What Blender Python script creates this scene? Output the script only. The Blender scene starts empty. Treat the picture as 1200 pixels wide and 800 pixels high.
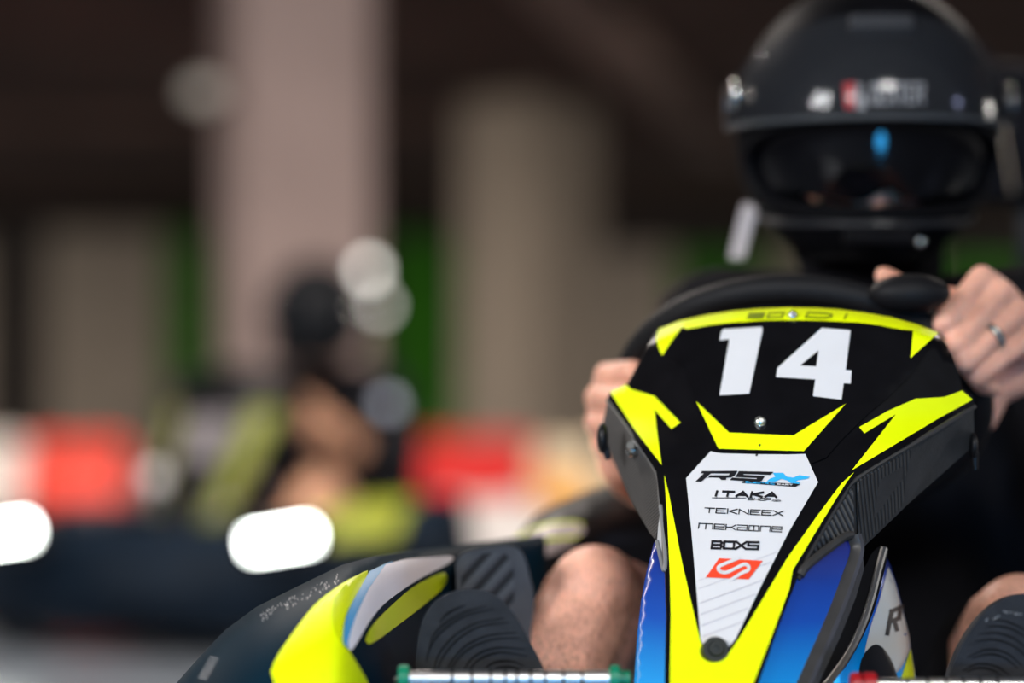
import bpy, bmesh, math, random
from mathutils import Vector, Matrix
from mathutils.geometry import delaunay_2d_cdt
random.seed(7)
SC = bpy.context.scene
COL = SC.collection
FX = 1200 * 85 / 36.0          # focal length in pixels of the 1200 wide frame
HC, YH = 0.58, 485             # lens height (m) and horizon row

def P(px, py, d):
    """point seen at pixel (px,py) at distance d from the lens"""
    return Vector(((px - 600) * d / FX, d, HC - (py - YH) * d / FX))

# ------------------------------------------------------------------ materials
MATS = {}
def mat(name, col, rough=0.5, metal=0.0, spec=0.5, coat=0.0, emit=None, estr=0.0, alpha=1.0, var=0.0, vscale=20, bump=0.0, bscale=200, sss=0.0, trans=0.0, sheen=0.0):
    if name in MATS: return MATS[name]
    m = bpy.data.materials.new(name); m.use_nodes = True
    nt = m.node_tree; b = nt.nodes['Principled BSDF']
    b.inputs['Base Color'].default_value = (*col, 1)
    b.inputs['Roughness'].default_value = rough
    b.inputs['Metallic'].default_value = metal
    b.inputs['Specular IOR Level'].default_value = spec
    b.inputs['Coat Weight'].default_value = coat
    b.inputs['Coat Roughness'].default_value = 0.08
    b.inputs['Alpha'].default_value = alpha
    b.inputs['Transmission Weight'].default_value = trans
    b.inputs['Sheen Weight'].default_value = sheen
    if sss:
        b.inputs['Subsurface Weight'].default_value = sss
        b.inputs['Subsurface Radius'].default_value = (1, .35, .2)
        b.inputs['Subsurface Scale'].default_value = 0.006
    if emit:
        b.inputs['Emission Color'].default_value = (*emit, 1)
        b.inputs['Emission Strength'].default_value = estr
    tc = nt.nodes.new('ShaderNodeTexCoord')
    if var > 0:
        n = nt.nodes.new('ShaderNodeTexNoise'); n.inputs['Scale'].default_value = vscale; n.inputs['Detail'].default_value = 5
        r = nt.nodes.new('ShaderNodeValToRGB')
        r.color_ramp.elements[0].position = .3; r.color_ramp.elements[1].position = .7
        r.color_ramp.elements[0].color = (*[c * (1 - var) for c in col], 1)
        r.color_ramp.elements[1].color = (*[min(1, c * (1 + var)) for c in col], 1)
        nt.links.new(tc.outputs['Object'], n.inputs['Vector'])
        nt.links.new(n.outputs['Fac'], r.inputs['Fac']); nt.links.new(r.outputs['Color'], b.inputs['Base Color'])
    if bump > 0:
        n = nt.nodes.new('ShaderNodeTexNoise'); n.inputs['Scale'].default_value = bscale; n.inputs['Detail'].default_value = 4
        bp = nt.nodes.new('ShaderNodeBump'); bp.inputs['Strength'].default_value = bump; bp.inputs['Distance'].default_value = 0.002
        nt.links.new(tc.outputs['Object'], n.inputs['Vector'])
        nt.links.new(n.outputs['Fac'], bp.inputs['Height']); nt.links.new(bp.outputs['Normal'], b.inputs['Normal'])
    MATS[name] = m
    return m

def stripe_mat(name, dark, light, scale, direction, rough=.45, rot=(0, 0, 0)):
    """fine ribbed moulding: a wave texture drives colour and relief"""
    if name in MATS: return MATS[name]
    m = mat(name, dark, rough)
    nt = m.node_tree; b = nt.nodes['Principled BSDF']
    tc = nt.nodes.new('ShaderNodeTexCoord'); mp = nt.nodes.new('ShaderNodeMapping'); mp.inputs['Rotation'].default_value = rot
    w = nt.nodes.new('ShaderNodeTexWave'); w.wave_type = 'BANDS'; w.bands_direction = direction
    w.inputs['Scale'].default_value = scale; w.inputs['Distortion'].default_value = 0.0
    r = nt.nodes.new('ShaderNodeValToRGB')
    r.color_ramp.elements[0].position = .25; r.color_ramp.elements[0].color = (*dark, 1)
    r.color_ramp.elements[1].position = .6; r.color_ramp.elements[1].color = (*light, 1)
    bp = nt.nodes.new('ShaderNodeBump'); bp.inputs['Strength'].default_value = .6; bp.inputs['Distance'].default_value = .001
    nt.links.new(tc.outputs['Object'], mp.inputs['Vector']); nt.links.new(mp.outputs['Vector'], w.inputs['Vector'])
    nt.links.new(w.outputs['Fac'], r.inputs['Fac']); nt.links.new(r.outputs['Color'], b.inputs['Base Color'])
    nt.links.new(w.outputs['Fac'], bp.inputs['Height']); nt.links.new(bp.outputs['Normal'], b.inputs['Normal'])
    return m

YEL = mat('fluo_yellow', (.80, .93, .0), .48, spec=.25, coat=.0, var=.03, vscale=30)
BLK = mat('gloss_black', (.004, .004, .005), .22, spec=.35, var=.2, vscale=40)
BLK2 = mat('satin_black', (.006, .006, .007), .42, spec=.3, var=.2, vscale=30)
WHT = mat('white_vinyl', (.66, .66, .67), .4, spec=.35, var=.02, vscale=30)
GREYL = mat('grey_ink', (.42, .41, .45), .5)
INK = mat('black_ink', (.006, .006, .009), .45)
CYAN = mat('cyan_ink', (.03, .42, .80), .4)
REDI = mat('red_ink', (.85, .06, .02), .4)
RUB = mat('sole_rubber', (.026, .027, .031), .6, var=.25, vscale=60, bump=.25, bscale=300)
GRV = mat('groove_black', (.004, .004, .005), .8)
CHR = mat('chrome', (.85, .84, .83), .36, 1.0, var=.06, vscale=80)
STEEL = mat('bolt_steel', (.7, .72, .7), .18, 1.0)
GRN = mat('green_plastic', (.0, .20, .10), .4)
RED = mat('red_plastic', (.35, .008, .012), .4)
TRIM = mat('grey_trim', (.038, .036, .034), .36, spec=.5, var=.15, vscale=60)
SKIN = mat('skin', (.82, .42, .30), .5, spec=.35, var=.22, vscale=28, bump=.3, bscale=140, sss=.25)
SHIRT = mat('black_cotton', (.006, .006, .008), .9, spec=.1, var=.3, vscale=15, bump=.3, bscale=60)
HELM = mat('helmet_matt_black', (.005, .005, .006), .5, spec=.07, coat=.0, var=.2, vscale=30)
HELM.node_tree.nodes['Principled BSDF'].inputs['IOR'].default_value = 1.22
NAVY = mat('navy_body', (.003, .016, .028), .5, spec=.04, var=.2, vscale=12)

# ------------------------------------------------------------------ object helpers
def link(o, parent=None):
    COL.objects.link(o)
    if parent is not None:
        o.parent = parent
        o.matrix_parent_inverse = WORLD[parent.name].inverted()
        WORLD[o.name] = Matrix.Identity(4)
    else:
        WORLD[o.name] = Matrix.Identity(4)
    return o
WORLD = {}
def tag(o, label, cat, group=None, kind=None):
    if label: o['label'] = label
    if cat: o['category'] = cat
    if group: o['group'] = group
    if kind: o['kind'] = kind
    return o
def empty(name, loc, label, cat, group=None, rz=0):
    o = bpy.data.objects.new(name, None); COL.objects.link(o)
    o.location = loc; o.rotation_euler = (0, 0, rz); o.empty_display_size = .1
    WORLD[o.name] = Matrix.Identity(4) if rz or group == 'local' else Matrix.Translation(loc)
    return tag(o, label, cat, None if group == 'local' else group)
def from_bm(name, bm, m, parent=None, smooth=True, angle=35):
    bmesh.ops.recalc_face_normals(bm, faces=bm.faces)
    if smooth:
        for f in bm.faces: f.smooth = True
        for e in bm.edges:
            if len(e.link_faces) == 2 and e.calc_face_angle(0) > math.radians(angle): e.smooth = False
    me = bpy.data.meshes.new(name); bm.to_mesh(me); bm.free()
    o = bpy.data.objects.new(name, me)
    for mm in (m if isinstance(m, (list, tuple)) else [m]): me.materials.append(mm)
    return link(o, parent)

def box(bm, c, s, rot=None, bevel=0.0):
    r = bmesh.ops.create_cube(bm, size=1)
    vs = r['verts']
    M = Matrix.Translation(Vector(c)) @ (rot.to_4x4() if rot else Matrix.Identity(4)) @ Matrix.Diagonal((*s, 1))
    bmesh.ops.transform(bm, matrix=M, verts=vs)
    if bevel:
        es = list({e for v in vs for e in v.link_edges})
        bmesh.ops.bevel(bm, geom=es, offset=bevel, segments=2, profile=.6, affect='EDGES')
def ellipsoid(bm, c, r, rot=None, sub=3):
    q = bmesh.ops.create_icosphere(bm, subdivisions=sub, radius=1)
    M = Matrix.Translation(Vector(c)) @ (rot.to_4x4() if rot else Matrix.Identity(4)) @ Matrix.Diagonal((*r, 1))
    bmesh.ops.transform(bm, matrix=M, verts=q['verts'])
def capsule(bm, a, ra, b, rb, n=14):
    a, b = Vector(a), Vector(b); d = b - a; L = d.length
    ellipsoid(bm, a, (ra,) * 3, sub=2); ellipsoid(bm, b, (rb,) * 3, sub=2)
    if L > 1e-5:
        q = bmesh.ops.create_cone(bm, cap_ends=True, segments=n, radius1=ra, radius2=rb, depth=L)
        M = Matrix.Translation((a + b) / 2) @ d.to_track_quat('Z', 'Y').to_matrix().to_4x4()
        bmesh.ops.transform(bm, matrix=M, verts=q['verts'])
def cyl(bm, a, b, r, r2=None, n=24):
    a, b = Vector(a), Vector(b); d = b - a
    q = bmesh.ops.create_cone(bm, cap_ends=True, segments=n, radius1=r, radius2=r if r2 is None else r2, depth=d.length)
    M = Matrix.Translation((a + b) / 2) @ d.to_track_quat('Z', 'Y').to_matrix().to_4x4()
    bmesh.ops.transform(bm, matrix=M, verts=q['verts'])
def smooth_path(pts, n=8, closed=False):
    pts = [Vector(p) for p in pts]; out = []; k = len(pts)
    rng = range(k if closed else k - 1)
    for i in rng:
        p1, p2 = pts[i], pts[(i + 1) % k]
        p0 = pts[i - 1] if (i > 0 or closed) else p1 * 2 - p2
        p3 = pts[(i + 2) % k] if (i + 2 < k or closed) else p2 * 2 - p1
        for j in range(n):
            t = j / n
            out.append(.5 * ((2 * p1) + (p2 - p0) * t + (2 * p0 - 5 * p1 + 4 * p2 - p3) * t * t + (3 * p1 - p0 - 3 * p2 + p3) * t ** 3))
    if not closed: out.append(pts[-1])
    return out
def tube(bm, pts, r, n=10, closed=False, flat=1.0):
    pts = [Vector(p) for p in pts]; k = len(pts); rings = []
    rs = r if isinstance(r, (list, tuple)) else [r] * k
    up = Vector((0, 0, 1)); prevn = None
    for i in range(k):
        a = pts[(i - 1) % k] if (i > 0 or closed) else pts[i]
        b = pts[(i + 1) % k] if (i < k - 1 or closed) else pts[i]
        t = (b - a).normalized()
        if prevn is None:
            nn = t.cross(up)
            if nn.length < 1e-3: nn = t.cross(Vector((1, 0, 0)))
        else: nn = prevn - t * prevn.dot(t)
        nn.normalize(); prevn = nn; bn = t.cross(nn)
        rings.append([bm.verts.new(pts[i] + (nn * math.cos(2 * math.pi * j / n) + bn * math.sin(2 * math.pi * j / n) * flat) * rs[i]) for j in range(n)])
    for i in range(k if closed else k - 1):
        A, B = rings[i], rings[(i + 1) % k]
        for j in range(n): bm.faces.new((A[j], A[(j + 1) % n], B[(j + 1) % n], B[j]))
    if not closed:
        bm.faces.new(rings[0][::-1]); bm.faces.new(rings[-1])

# ---- solid panels cut to a measured outline and laid on a modelled surface
def inside(p, poly):
    x, y = p; c = False; j = len(poly) - 1
    for i in range(len(poly)):
        xi, yi = poly[i]; xj, yj = poly[j]
        if (yi > y) != (yj > y) and x < (xj - xi) * (y - yi) / (yj - yi) + xi: c = not c
        j = i
    return c
def dist_edge(p, poly):
    best = 1e9; x, y = p
    for i in range(len(poly)):
        ax, ay = poly[i - 1]; bx, by = poly[i]
        dx, dy = bx - ax, by - ay; L = dx * dx + dy * dy
        t = max(0, min(1, ((x - ax) * dx + (y - ay) * dy) / L)) if L else 0
        best = min(best, math.hypot(ax + dx * t - x, ay + dy * t - y))
    return best
def densify(poly, step):
    out = []
    for i in range(len(poly)):
        a, b = poly[i], poly[(i + 1) % len(poly)]
        n = max(1, int(math.hypot(b[0] - a[0], b[1] - a[1]) / step))
        for j in range(n): out.append((a[0] + (b[0] - a[0]) * j / n, a[1] + (b[1] - a[1]) * j / n))
    return out
def panel_bm(bm, poly, surf, off=0.0, thick=.003, step=8, hole=None):
    """outline -> triangulated sheet on surf(px,py) (a depth), lifted by off, with a back and a rim"""
    poly = densify(poly, step)
    pts = [Vector(p) for p in poly]; faces = [list(range(len(poly)))]
    allp = poly
    if hole:
        hole = densify(hole, step); faces.append(list(range(len(pts), len(pts) + len(hole))))
        pts += [Vector(p) for p in hole]
    x0, x1 = min(p[0] for p in poly), max(p[0] for p in poly)
    y0, y1 = min(p[1] for p in poly), max(p[1] for p in poly)
    y = y0 + step / 2; row = 0
    while y < y1:
        x = x0 + (step / 2 if row % 2 else step)
        while x < x1:
            q = (x, y)
            if inside(q, poly) and dist_edge(q, poly) > step * .45 and not (hole and (inside(q, hole) or dist_edge(q, hole) < step * .45)):
                pts.append(Vector(q))
            x += step
        y += step; row += 1
    v, e, f, *_ = delaunay_2d_cdt(pts, [], faces, 1, 1e-4)
    if hole:
        f = [t for t in f if not inside((sum(v[i][0] for i in t) / 3, sum(v[i][1] for i in t) / 3), hole)]
    F = [bm.verts.new(P(p[0], p[1], surf(p[0], p[1]) - off)) for p in v]
    B = [bm.verts.new(P(p[0], p[1], surf(p[0], p[1]) - off + thick)) for p in v]
    cnt = {}
    for t in f:
        bm.faces.new([F[i] for i in t]); bm.faces.new([B[i] for i in reversed(t)])
        for a, b in zip(t, t[1:] + t[:1]):
            k = (min(a, b), max(a, b)); cnt.setdefault(k, []).append((a, b))
    for k, l in cnt.items():
        if len(l) == 1:
            a, b = l[0]; bm.faces.new((F[b], F[a], B[a], B[b]))
    for vv in [q for q in F + B if not q.link_faces]: bm.verts.remove(vv)
def panel(name, poly, surf, m, parent, off=0., thick=.003, step=8, hole=None, label=None):
    bm = bmesh.new(); panel_bm(bm, poly, surf, off, thick, step, hole)
    o = from_bm(name, bm, m, parent, angle=50)
    if label: o['label'] = label
    return o
def curve2(pts, n=5): return [(p[0], p[1]) for p in smooth_path([(a, b, 0) for a, b in pts], n)]
def interp(tab, x):
    if x <= tab[0][0]: return tab[0][1]
    for (a, b), (c, d) in zip(tab, tab[1:]):
        if x <= c: return b + (d - b) * (x - a) / (c - a)
    return tab[-1][1]
def sstep(a, b, x):
    t = max(0, min(1, (x - a) / (b - a))); return t * t * (3 - 2 * t)

# ---- lettering made of strokes
G = {
 'S': [[(1, 1), (0, 1), (0, .5), (1, .5), (1, 0), (0, 0)]], 'O': [[(0, 0), (0, 1), (1, 1), (1, 0), (0, 0)]],
 'D': [[(0, 0), (0, 1), (.75, 1), (1, .7), (1, .3), (.75, 0), (0, 0)]], 'I': [[(.5, 0), (.5, 1)]],
 'T': [[(0, 1), (1, 1)], [(.5, 1), (.5, 0)]], 'A': [[(0, 0), (.5, 1), (1, 0)], [(.25, .3), (.8, .3)]],
 'K': [[(0, 0), (0, 1)], [(1, 1), (.15, .5), (1, 0)]], 'H': [[(0, 0), (0, 1)], [(1, 0), (1, 1)], [(0, .5), (1, .5)]],
 'P': [[(0, 0), (0, 1), (1, 1), (1, .45), (0, .45)]], 'E': [[(1, 1), (0, 1), (0, 0), (1, 0)], [(0, .5), (.85, .5)]],
 'N': [[(0, 0), (0, 1), (1, 0), (1, 1)]], 'X': [[(0, 0), (1, 1)], [(0, 1), (1, 0)]],
 'B': [[(0, 0), (0, 1), (.85, 1), (1, .85), (.85, .5), (0, .5)], [(.85, .5), (1, .3), (.85, 0), (0, 0)]],
 'R': [[(0, 0), (0, 1), (1, 1), (1, .5), (0, .5)], [(.5, .5), (1, 0)]], 'L': [[(0, 1), (0, 0), (1, 0)]], 'C': [[(1, 1), (0, 1), (0, 0), (1, 0)]],
 'm': [[(0, 0), (0, 1), (1, 1), (1, 0)], [(.5, 1), (.5, 0)]], 'e': [[(1, 0), (0, 0), (0, 1), (1, 1), (1, .5), (0, .5)]],
 'k': [[(0, 0), (0, 1)], [(1, 1), (.55, .5), (0, .5)], [(.55, .5), (1, 0)]], 'a': [[(0, 1), (1, 1), (1, 0), (0, 0), (0, .5), (1, .5)]],
 'o': [[(0, 0), (0, 1), (1, 1), (1, 0), (0, 0)], [(.5, .2), (.5, .8)]], 'n': [[(0, 0), (0, 1), (1, 1), (1, 0)]],
 'c': [[(1, 1), (0, 1), (0, 0), (1, 0)]], '.': [[(.5, 0), (.5, .15)]], "'": [[(.5, 1), (.3, .75)]], 'q': [[(0, 0), (0, 1), (1, 1), (1, 0), (0, 0)]],
}
NARROW = {'I': .45, '.': .3, "'": .2, 'm': 1.45}
def stroke_quads(a, b, w):
    dx, dy = b[0] - a[0], b[1] - a[1]; L = math.hypot(dx, dy) or 1e-6
    ux, uy = dx / L, dy / L; h = w / 2
    a = (a[0] - ux * h, a[1] - uy * h); b = (b[0] + ux * h, b[1] + uy * h)
    return [(a[0] - uy * h, a[1] + ux * h), (b[0] - uy * h, b[1] + ux * h), (b[0] + uy * h, b[1] - ux * h), (a[0] + uy * h, a[1] - ux * h)]
def split_quads(quads, step=5.0):
    for q in quads:
        if len(q) != 4: yield q; continue
        a, b, c, d = q; L = max(math.hypot(b[0] - a[0], b[1] - a[1]), math.hypot(c[0] - d[0], c[1] - d[1])); n = max(1, int(math.ceil(L / step)))
        lp = lambda p, r, t: (p[0] + (r[0] - p[0]) * t, p[1] + (r[1] - p[1]) * t)
        for i in range(n): yield [lp(a, b, i / n), lp(a, b, (i + 1) / n), lp(d, c, (i + 1) / n), lp(d, c, i / n)]
def quads_bm(bm, quads, surf, off, thick=.0002):
    for q in split_quads(quads):
        area = sum(q[i - 1][0] * q[i][1] - q[i][0] * q[i - 1][1] for i in range(len(q)))
        if area < 0: q = q[::-1]
        F = [bm.verts.new(P(x, y, surf(x, y) - off)) for x, y in q]
        bm.faces.new(F)
        B = [bm.verts.new(P(x, y, surf(x, y) - off + thick)) for x, y in q]
        bm.faces.new(B[::-1])
        for i in range(len(q)): bm.faces.new((F[i - 1], F[i], B[i], B[i - 1]))
def word_quads(text, start, end, height, stroke, slant=0.0, gap=.35):
    """text from baseline start to baseline end (pixels), cap height px"""
    ws = [NARROW.get(c, 1) for c in text]; tot = sum(ws) + gap * (len(text) - 1)
    ex = ((end[0] - start[0]) / tot, (end[1] - start[1]) / tot)
    ey = (slant * height, -height); u = 0; out = []
    for c, w in zip(text, ws):
        for pl in G[c]:
            pp = [(start[0] + ex[0] * (u + x * w) + ey[0] * y, start[1] + ex[1] * (u + x * w) + ey[1] * y) for x, y in pl]
            for a, b in zip(pp, pp[1:]): out.append(stroke_quads(a, b, stroke))
        u += w + gap
    return out
def word(name, text, start, end, height, stroke, surf, m, parent, off, slant=0., gap=.35, label=None, extra=()):
    bm = bmesh.new(); quads_bm(bm, word_quads(text, start, end, height, stroke, slant, gap) + list(extra), surf, off)
    o = from_bm(name, bm, m, parent, smooth=False)
    if label: o['label'] = label
    return o

# ------------------------------------------------------------------ remeshed bodies
def remeshed(name, build, m, parent, voxel, smooth_it=4):
    bm = bmesh.new(); build(bm)
    me = bpy.data.meshes.new(name + '_src'); bm.to_mesh(me); bm.free()
    t = bpy.data.objects.new(name + '_src', me); COL.objects.link(t)
    r = t.modifiers.new('r', 'REMESH'); r.mode = 'VOXEL'; r.voxel_size = voxel
    s = t.modifiers.new('s', 'SMOOTH'); s.factor = .5; s.iterations = smooth_it
    dg = bpy.context.evaluated_depsgraph_get(); dg.update()
    out = bpy.data.meshes.new_from_object(t.evaluated_get(dg))
    bpy.data.objects.remove(t); bpy.data.meshes.remove(me)
    out.name = name
    for p in out.polygons: p.use_smooth = True
    out.materials.clear(); out.materials.append(m)
    o = bpy.data.objects.new(name, out)
    return link(o, parent)

# ================================================================== THE HALL
def struct(name, bm, m, label):
    o = from_bm(name, bm, m, None, smooth=False); return tag(o, label, name.split('_')[0], kind='structure')
CONC = mat('painted_concrete', (.44, .33, .30), .8, spec=.2, var=.08, vscale=2.5, bump=.2, bscale=20)
CREAM = mat('cream_concrete', (.31, .26, .205), .8, spec=.2, var=.08, vscale=2.5)
CEIL = mat('brown_ceiling', (.085, .054, .044), .9, spec=.1, var=.3, vscale=.8)
BEAM = mat('beam_brown', (.24, .17, .14), .85, spec=.1, var=.12, vscale=2)
FLOOR = mat('polished_asphalt', (.10, .115, .135), .32, spec=.4, var=.25, vscale=3, bump=.1, bscale=60)
TAUPE = mat('taupe_cladding', (.225, .19, .15), .8, var=.1, vscale=1.5)
DARKW = mat('dark_recess', (.02, .016, .014), .9, var=.2, vscale=1)
GREENW = mat('green_wall', (.022, .11, .006), .85, spec=.1, var=.55, vscale=3)  # mottled green for some sections of the back wall

bm = bmesh.new(); box(bm, (0, 12, -.05), (44, 44, .1)); struct('floor', bm, FLOOR, 'grey polished asphalt floor of the karting hall')
CH = 2.75
bm = bmesh.new(); box(bm, (0, 16.5, CH + .1), (44, 31, .2)); struct('ceiling', bm, CEIL, 'dark brown low concrete ceiling')
YB = 26.0
def wx(px, d): return (px - 600) * d / FX
bm = bmesh.new(); box(bm, (0, YB + .6, CH / 2), (44, .2, CH)); struct('wall_back', bm, DARKW, 'dark back wall behind the cladding panels')
k = 0
for x0, x1, mm, top, lab in ((52, 192, TAUPE, 2.55, 'taupe wall panel at the far left of the hall'), (192, 252, GREENW, 2.55, 'narrow strip of green wall left of the big pillar'),
                        (452, 552, GREENW, 2.5, 'green wall between the two pillars'), (552, 790, TAUPE, 2.35, 'taupe wall panel behind the second pillar'),
                        (790, 905, GREENW, 2.3, 'green wall behind the shoulder of the driver'), (1090, 1300, GREENW, 2.2, 'green wall right of the helmet'), (905, 1090, TAUPE, 2.4, 'taupe wall panel hidden behind the helmet'),
                        (-200, -20, TAUPE, 2.5, 'taupe wall panel beyond the left edge'), (1300, 1600, TAUPE, 2.4, 'taupe wall panel beyond the right edge')):
    bm = bmesh.new(); a, b = wx(x0, YB), wx(x1, YB)
    box(bm, ((a + b) / 2, YB + .2, top / 2), (b - a, .3, top), bevel=.02)
    k += 1; struct('trim_%d' % k, bm, mm, lab)
def pillar(px, d, side, ang, mats, lab):
    bm = bmesh.new(); box(bm, (0, 0, CH / 2), (side, side, CH), bevel=.025)
    bmesh.ops.rotate(bm, verts=bm.verts, cent=(0, 0, 0), matrix=Matrix.Rotation(ang, 3, 'Z'))
    bmesh.ops.translate(bm, verts=bm.verts, vec=(wx(px, d), d, 0))
    o = struct('pillar', bm, mats, lab)
    return o
pillar(344, 10.2, .56, math.radians(18), CONC, 'big pinkish concrete pillar behind the second kart driver')
pillar(620, 16.8, .70, math.radians(50), CREAM, 'farther cream concrete pillar in the middle of the hall')
# beams under the ceiling
def beam(a, b, w, h, lab, m=BEAM):
    a, b = Vector(a), Vector(b); d = b - a
    bm = bmesh.new(); box(bm, (0, 0, 0), (w, d.length, h), bevel=.02)
    bmesh.ops.rotate(bm, verts=bm.verts, cent=(0, 0, 0), matrix=Matrix.Rotation(-math.atan2(d.x, d.y), 3, 'Z'))
    c = (a + b) / 2; bmesh.ops.translate(bm, verts=bm.verts, vec=(c.x, c.y, CH - h / 2 + .02))
    struct('beam', bm, m, lab)
beam((-14, 10.2, 0), (14, 10.2, 0), .45, .16, 'ceiling beam resting on the big pillar')
beam((wx(610, 11), 11.0, 0), (wx(850, 19.5), 19.5, 0), .30, .14, 'brown ceiling beam running back towards the helmet')
beam((-14, 17.5, 0), (14, 17.5, 0), .4, .16, 'ceiling beam on the farther pillar', CEIL)
# lamp on the pillar
LAMPM = mat('lamp_glass', (.7, .65, .58), .35, emit=(1, .9, .75), estr=.10)
t = empty('wall_lamp', P(238, 140, 9.95), 'round pale lamp on a bracket at the edge of the big pillar', 'lamp')
bm = bmesh.new(); ellipsoid(bm, P(238, 108, 9.9), (.075, .06, .05)); from_bm('lamp_shade', bm, LAMPM, t)
bm = bmesh.new(); cyl(bm, P(240, 112, 9.95), P(275, 118, 10.05), .018); from_bm('bracket', bm, BLK2, t)

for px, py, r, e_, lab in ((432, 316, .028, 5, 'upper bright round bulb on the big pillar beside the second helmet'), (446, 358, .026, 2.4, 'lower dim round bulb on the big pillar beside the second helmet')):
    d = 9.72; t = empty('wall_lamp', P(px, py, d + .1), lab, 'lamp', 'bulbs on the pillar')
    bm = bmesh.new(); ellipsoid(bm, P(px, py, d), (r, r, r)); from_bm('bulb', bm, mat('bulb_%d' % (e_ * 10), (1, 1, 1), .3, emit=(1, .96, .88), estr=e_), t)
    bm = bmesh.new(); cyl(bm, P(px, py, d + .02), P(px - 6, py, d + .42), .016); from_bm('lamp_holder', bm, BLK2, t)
# barriers
BRED = mat('barrier_red', (.85, .045, .015), .45, var=.08, vscale=6)
BRED2 = mat('barrier_deep_red', (.60, .012, .010), .5, var=.08, vscale=6)
BWHI = mat('barrier_white', (.80, .74, .68), .45, var=.05, vscale=6)
BYEL = mat('barrier_orange', (.90, .42, .03), .45, var=.05, vscale=6)
BCRM = mat('barrier_cream', (.80, .66, .45), .45, var=.05, vscale=6)
def barrier(pxa, pxb, d, h, m, label):
    a, b = wx(pxa, d), wx(pxb, d); w = b - a
    t = empty('track_barrier', ((a + b) / 2, d, 0), label, 'barrier', 'plastic track barriers')
    bm = bmesh.new()
    prof = [(-.22, 0), (-.22, h * .35), (-.12, h * .55), (-.09, h), (.09, h), (.12, h * .55), (.22, h * .35), (.22, 0)]
    A = [bm.verts.new((a + .012, d + y, z)) for y, z in prof]; B = [bm.verts.new((b - .012, d + y, z)) for y, z in prof]
    for i in range(len(prof)): bm.faces.new((A[i - 1], A[i], B[i], B[i - 1]))
    bm.faces.new(A[::-1]); bm.faces.new(B)
    bmesh.ops.bevel(bm, geom=list(bm.edges), offset=.015, segments=2, affect='EDGES')
    from_bm('body', bm, m, t)
    for q in (.25, .75):
        bm = bmesh.new(); cyl(bm, (a + w * q, d, h - .01), (a + w * q, d, h + .012), .035); from_bm('filler_cap', bm, m, t)
for a, b, d, h, m, l in ((-140, -50, 13.2, .44, BRED, 'red plastic barrier beyond the left edge of the view'), (-50, 34, 13.2, .44, BWHI, 'white plastic barrier at the far left above the headlight'),
                      (36, 150, 13.2, .44, BRED, 'orange red plastic barrier at the left of the second kart'), (196, 300, 13.2, .44, BWHI, 'white barrier hidden behind the panel of the second kart'),
                      (462, 625, 14.0, .44, BRED2, 'bright red barrier in the middle of the hall'), (625, 700, 14.0, .4, BCRM, 'cream barrier right of the bright red barrier'),
                      (495, 640, 9.2, .26, BWHI, 'low white barrier in front of the bright red one'), (626, 690, 8.6, .36, BYEL, 'small orange barrier block beside the foreground kart'),
                      (690, 775, 8.6, .36, BCRM, 'cream barrier behind the right hand of the driver')):
    barrier(a, b, d, h, m, l)

# ================================================================== FOREGROUND KART
GK = empty('go_kart', (.36, 2.35, 0), 'black and fluorescent yellow rental go kart with number 14 on its front panel', 'go kart')
RIM = [(760, 392), (769, 386), (800, 373), (860, 362.5), (930, 359), (1000, 362.5), (1060, 374), (1100, 389), (1112, 402), (1127, 455)]
CRL = [(395, 768), (425, 798), (475, 816), (525, 845), (560, 850)]
CRR = [(380, 1112), (425, 1078), (480, 1022), (515, 985), (545, 960)]
def Dm(x, y):
    t = (y - 360) / 440.0
    cx = 930 - 95 * t; s = (x - cx) / 1430.0
    d = 2.06 - .22 * t - .30 * s + 1.4 * s * s
    w = 1 - sstep(480, 526, y)
    cl, cr = interp(CRL, y), interp(CRR, y)
    if x < cl: d += .30 * w * (cl - x) / 1430
    if x > cr: d += .30 * w * (x - cr) / 1430
    lip = (y - interp(RIM, x)) / 15.0
    if lip < 1 and y < 420: d += .022 * (1 - max(lip, -.3)) ** 2
    return d
FACE = [(769, 386), (800, 373), (830, 367), (860, 362.5), (895, 360), (930, 359), (965, 360), (1000, 362.5), (1032, 367.5), (1060, 374), (1084, 381), (1100, 389), (1114, 412), (1123, 437), (1128, 456),
        (1140, 463), (1142, 473), (1003, 557), (985, 583), (945, 650), (934, 676), (912, 735), (889, 800), (870, 850), (850, 885),
        (790, 890), (777, 850), (779, 800), (781, 720), (780, 668), (777, 617), (769, 552), (712, 467), (715, 458), (735, 450), (752, 418)]
fp = panel('front_panel', FACE, Dm, BLK, GK, thick=.006, step=8)
# number plate, a slightly raised sheet on the panel
PLATE = [(770, 392), (800, 376), (830, 370), (860, 366), (895, 363), (930, 362), (965, 363), (1000, 366), (1032, 371), (1060, 377), (1096, 391), (1078, 423), (1066, 440), (1040, 466), (1018, 484), (985, 516), (968, 536), (945, 545),
         (905, 531), (845, 529), (838, 518), (829, 498), (820, 478), (812, 452), (803, 430), (790, 420), (776, 417)]
panel('number_plate', PLATE, Dm, BLK, fp, off=.0016, thick=.0016, step=8)
o1 = .0024
Y_TOP = [(769, 398), (771, 388), (773, 385), (798, 375.5), (830, 368.5), (857, 364.5), (890, 361.7), (923, 360.3), (955, 360.8), (982, 362.3), (1012, 366), (1044, 371.5), (1075, 380), (1100, 389.5), (1067, 419.5), (1070, 387),
         (1057, 386), (1030, 381), (1007, 378), (965, 375.5), (923, 375), (890, 375.6), (857, 378), (830, 381), (805, 385.5), (799, 383), (788, 398), (776, 416.5), (772, 408)]
panel('yellow_brow', Y_TOP, Dm, YEL, fp, off=o1, thick=.0006, step=4)
panel('yellow_chevron', [(815.8, 470), (854.6, 506.7), (929.6, 510), (990.8, 473), (942, 528.5), (842, 525.6)], Dm, YEL, fp, off=o1, thick=.0006, step=8)
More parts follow.
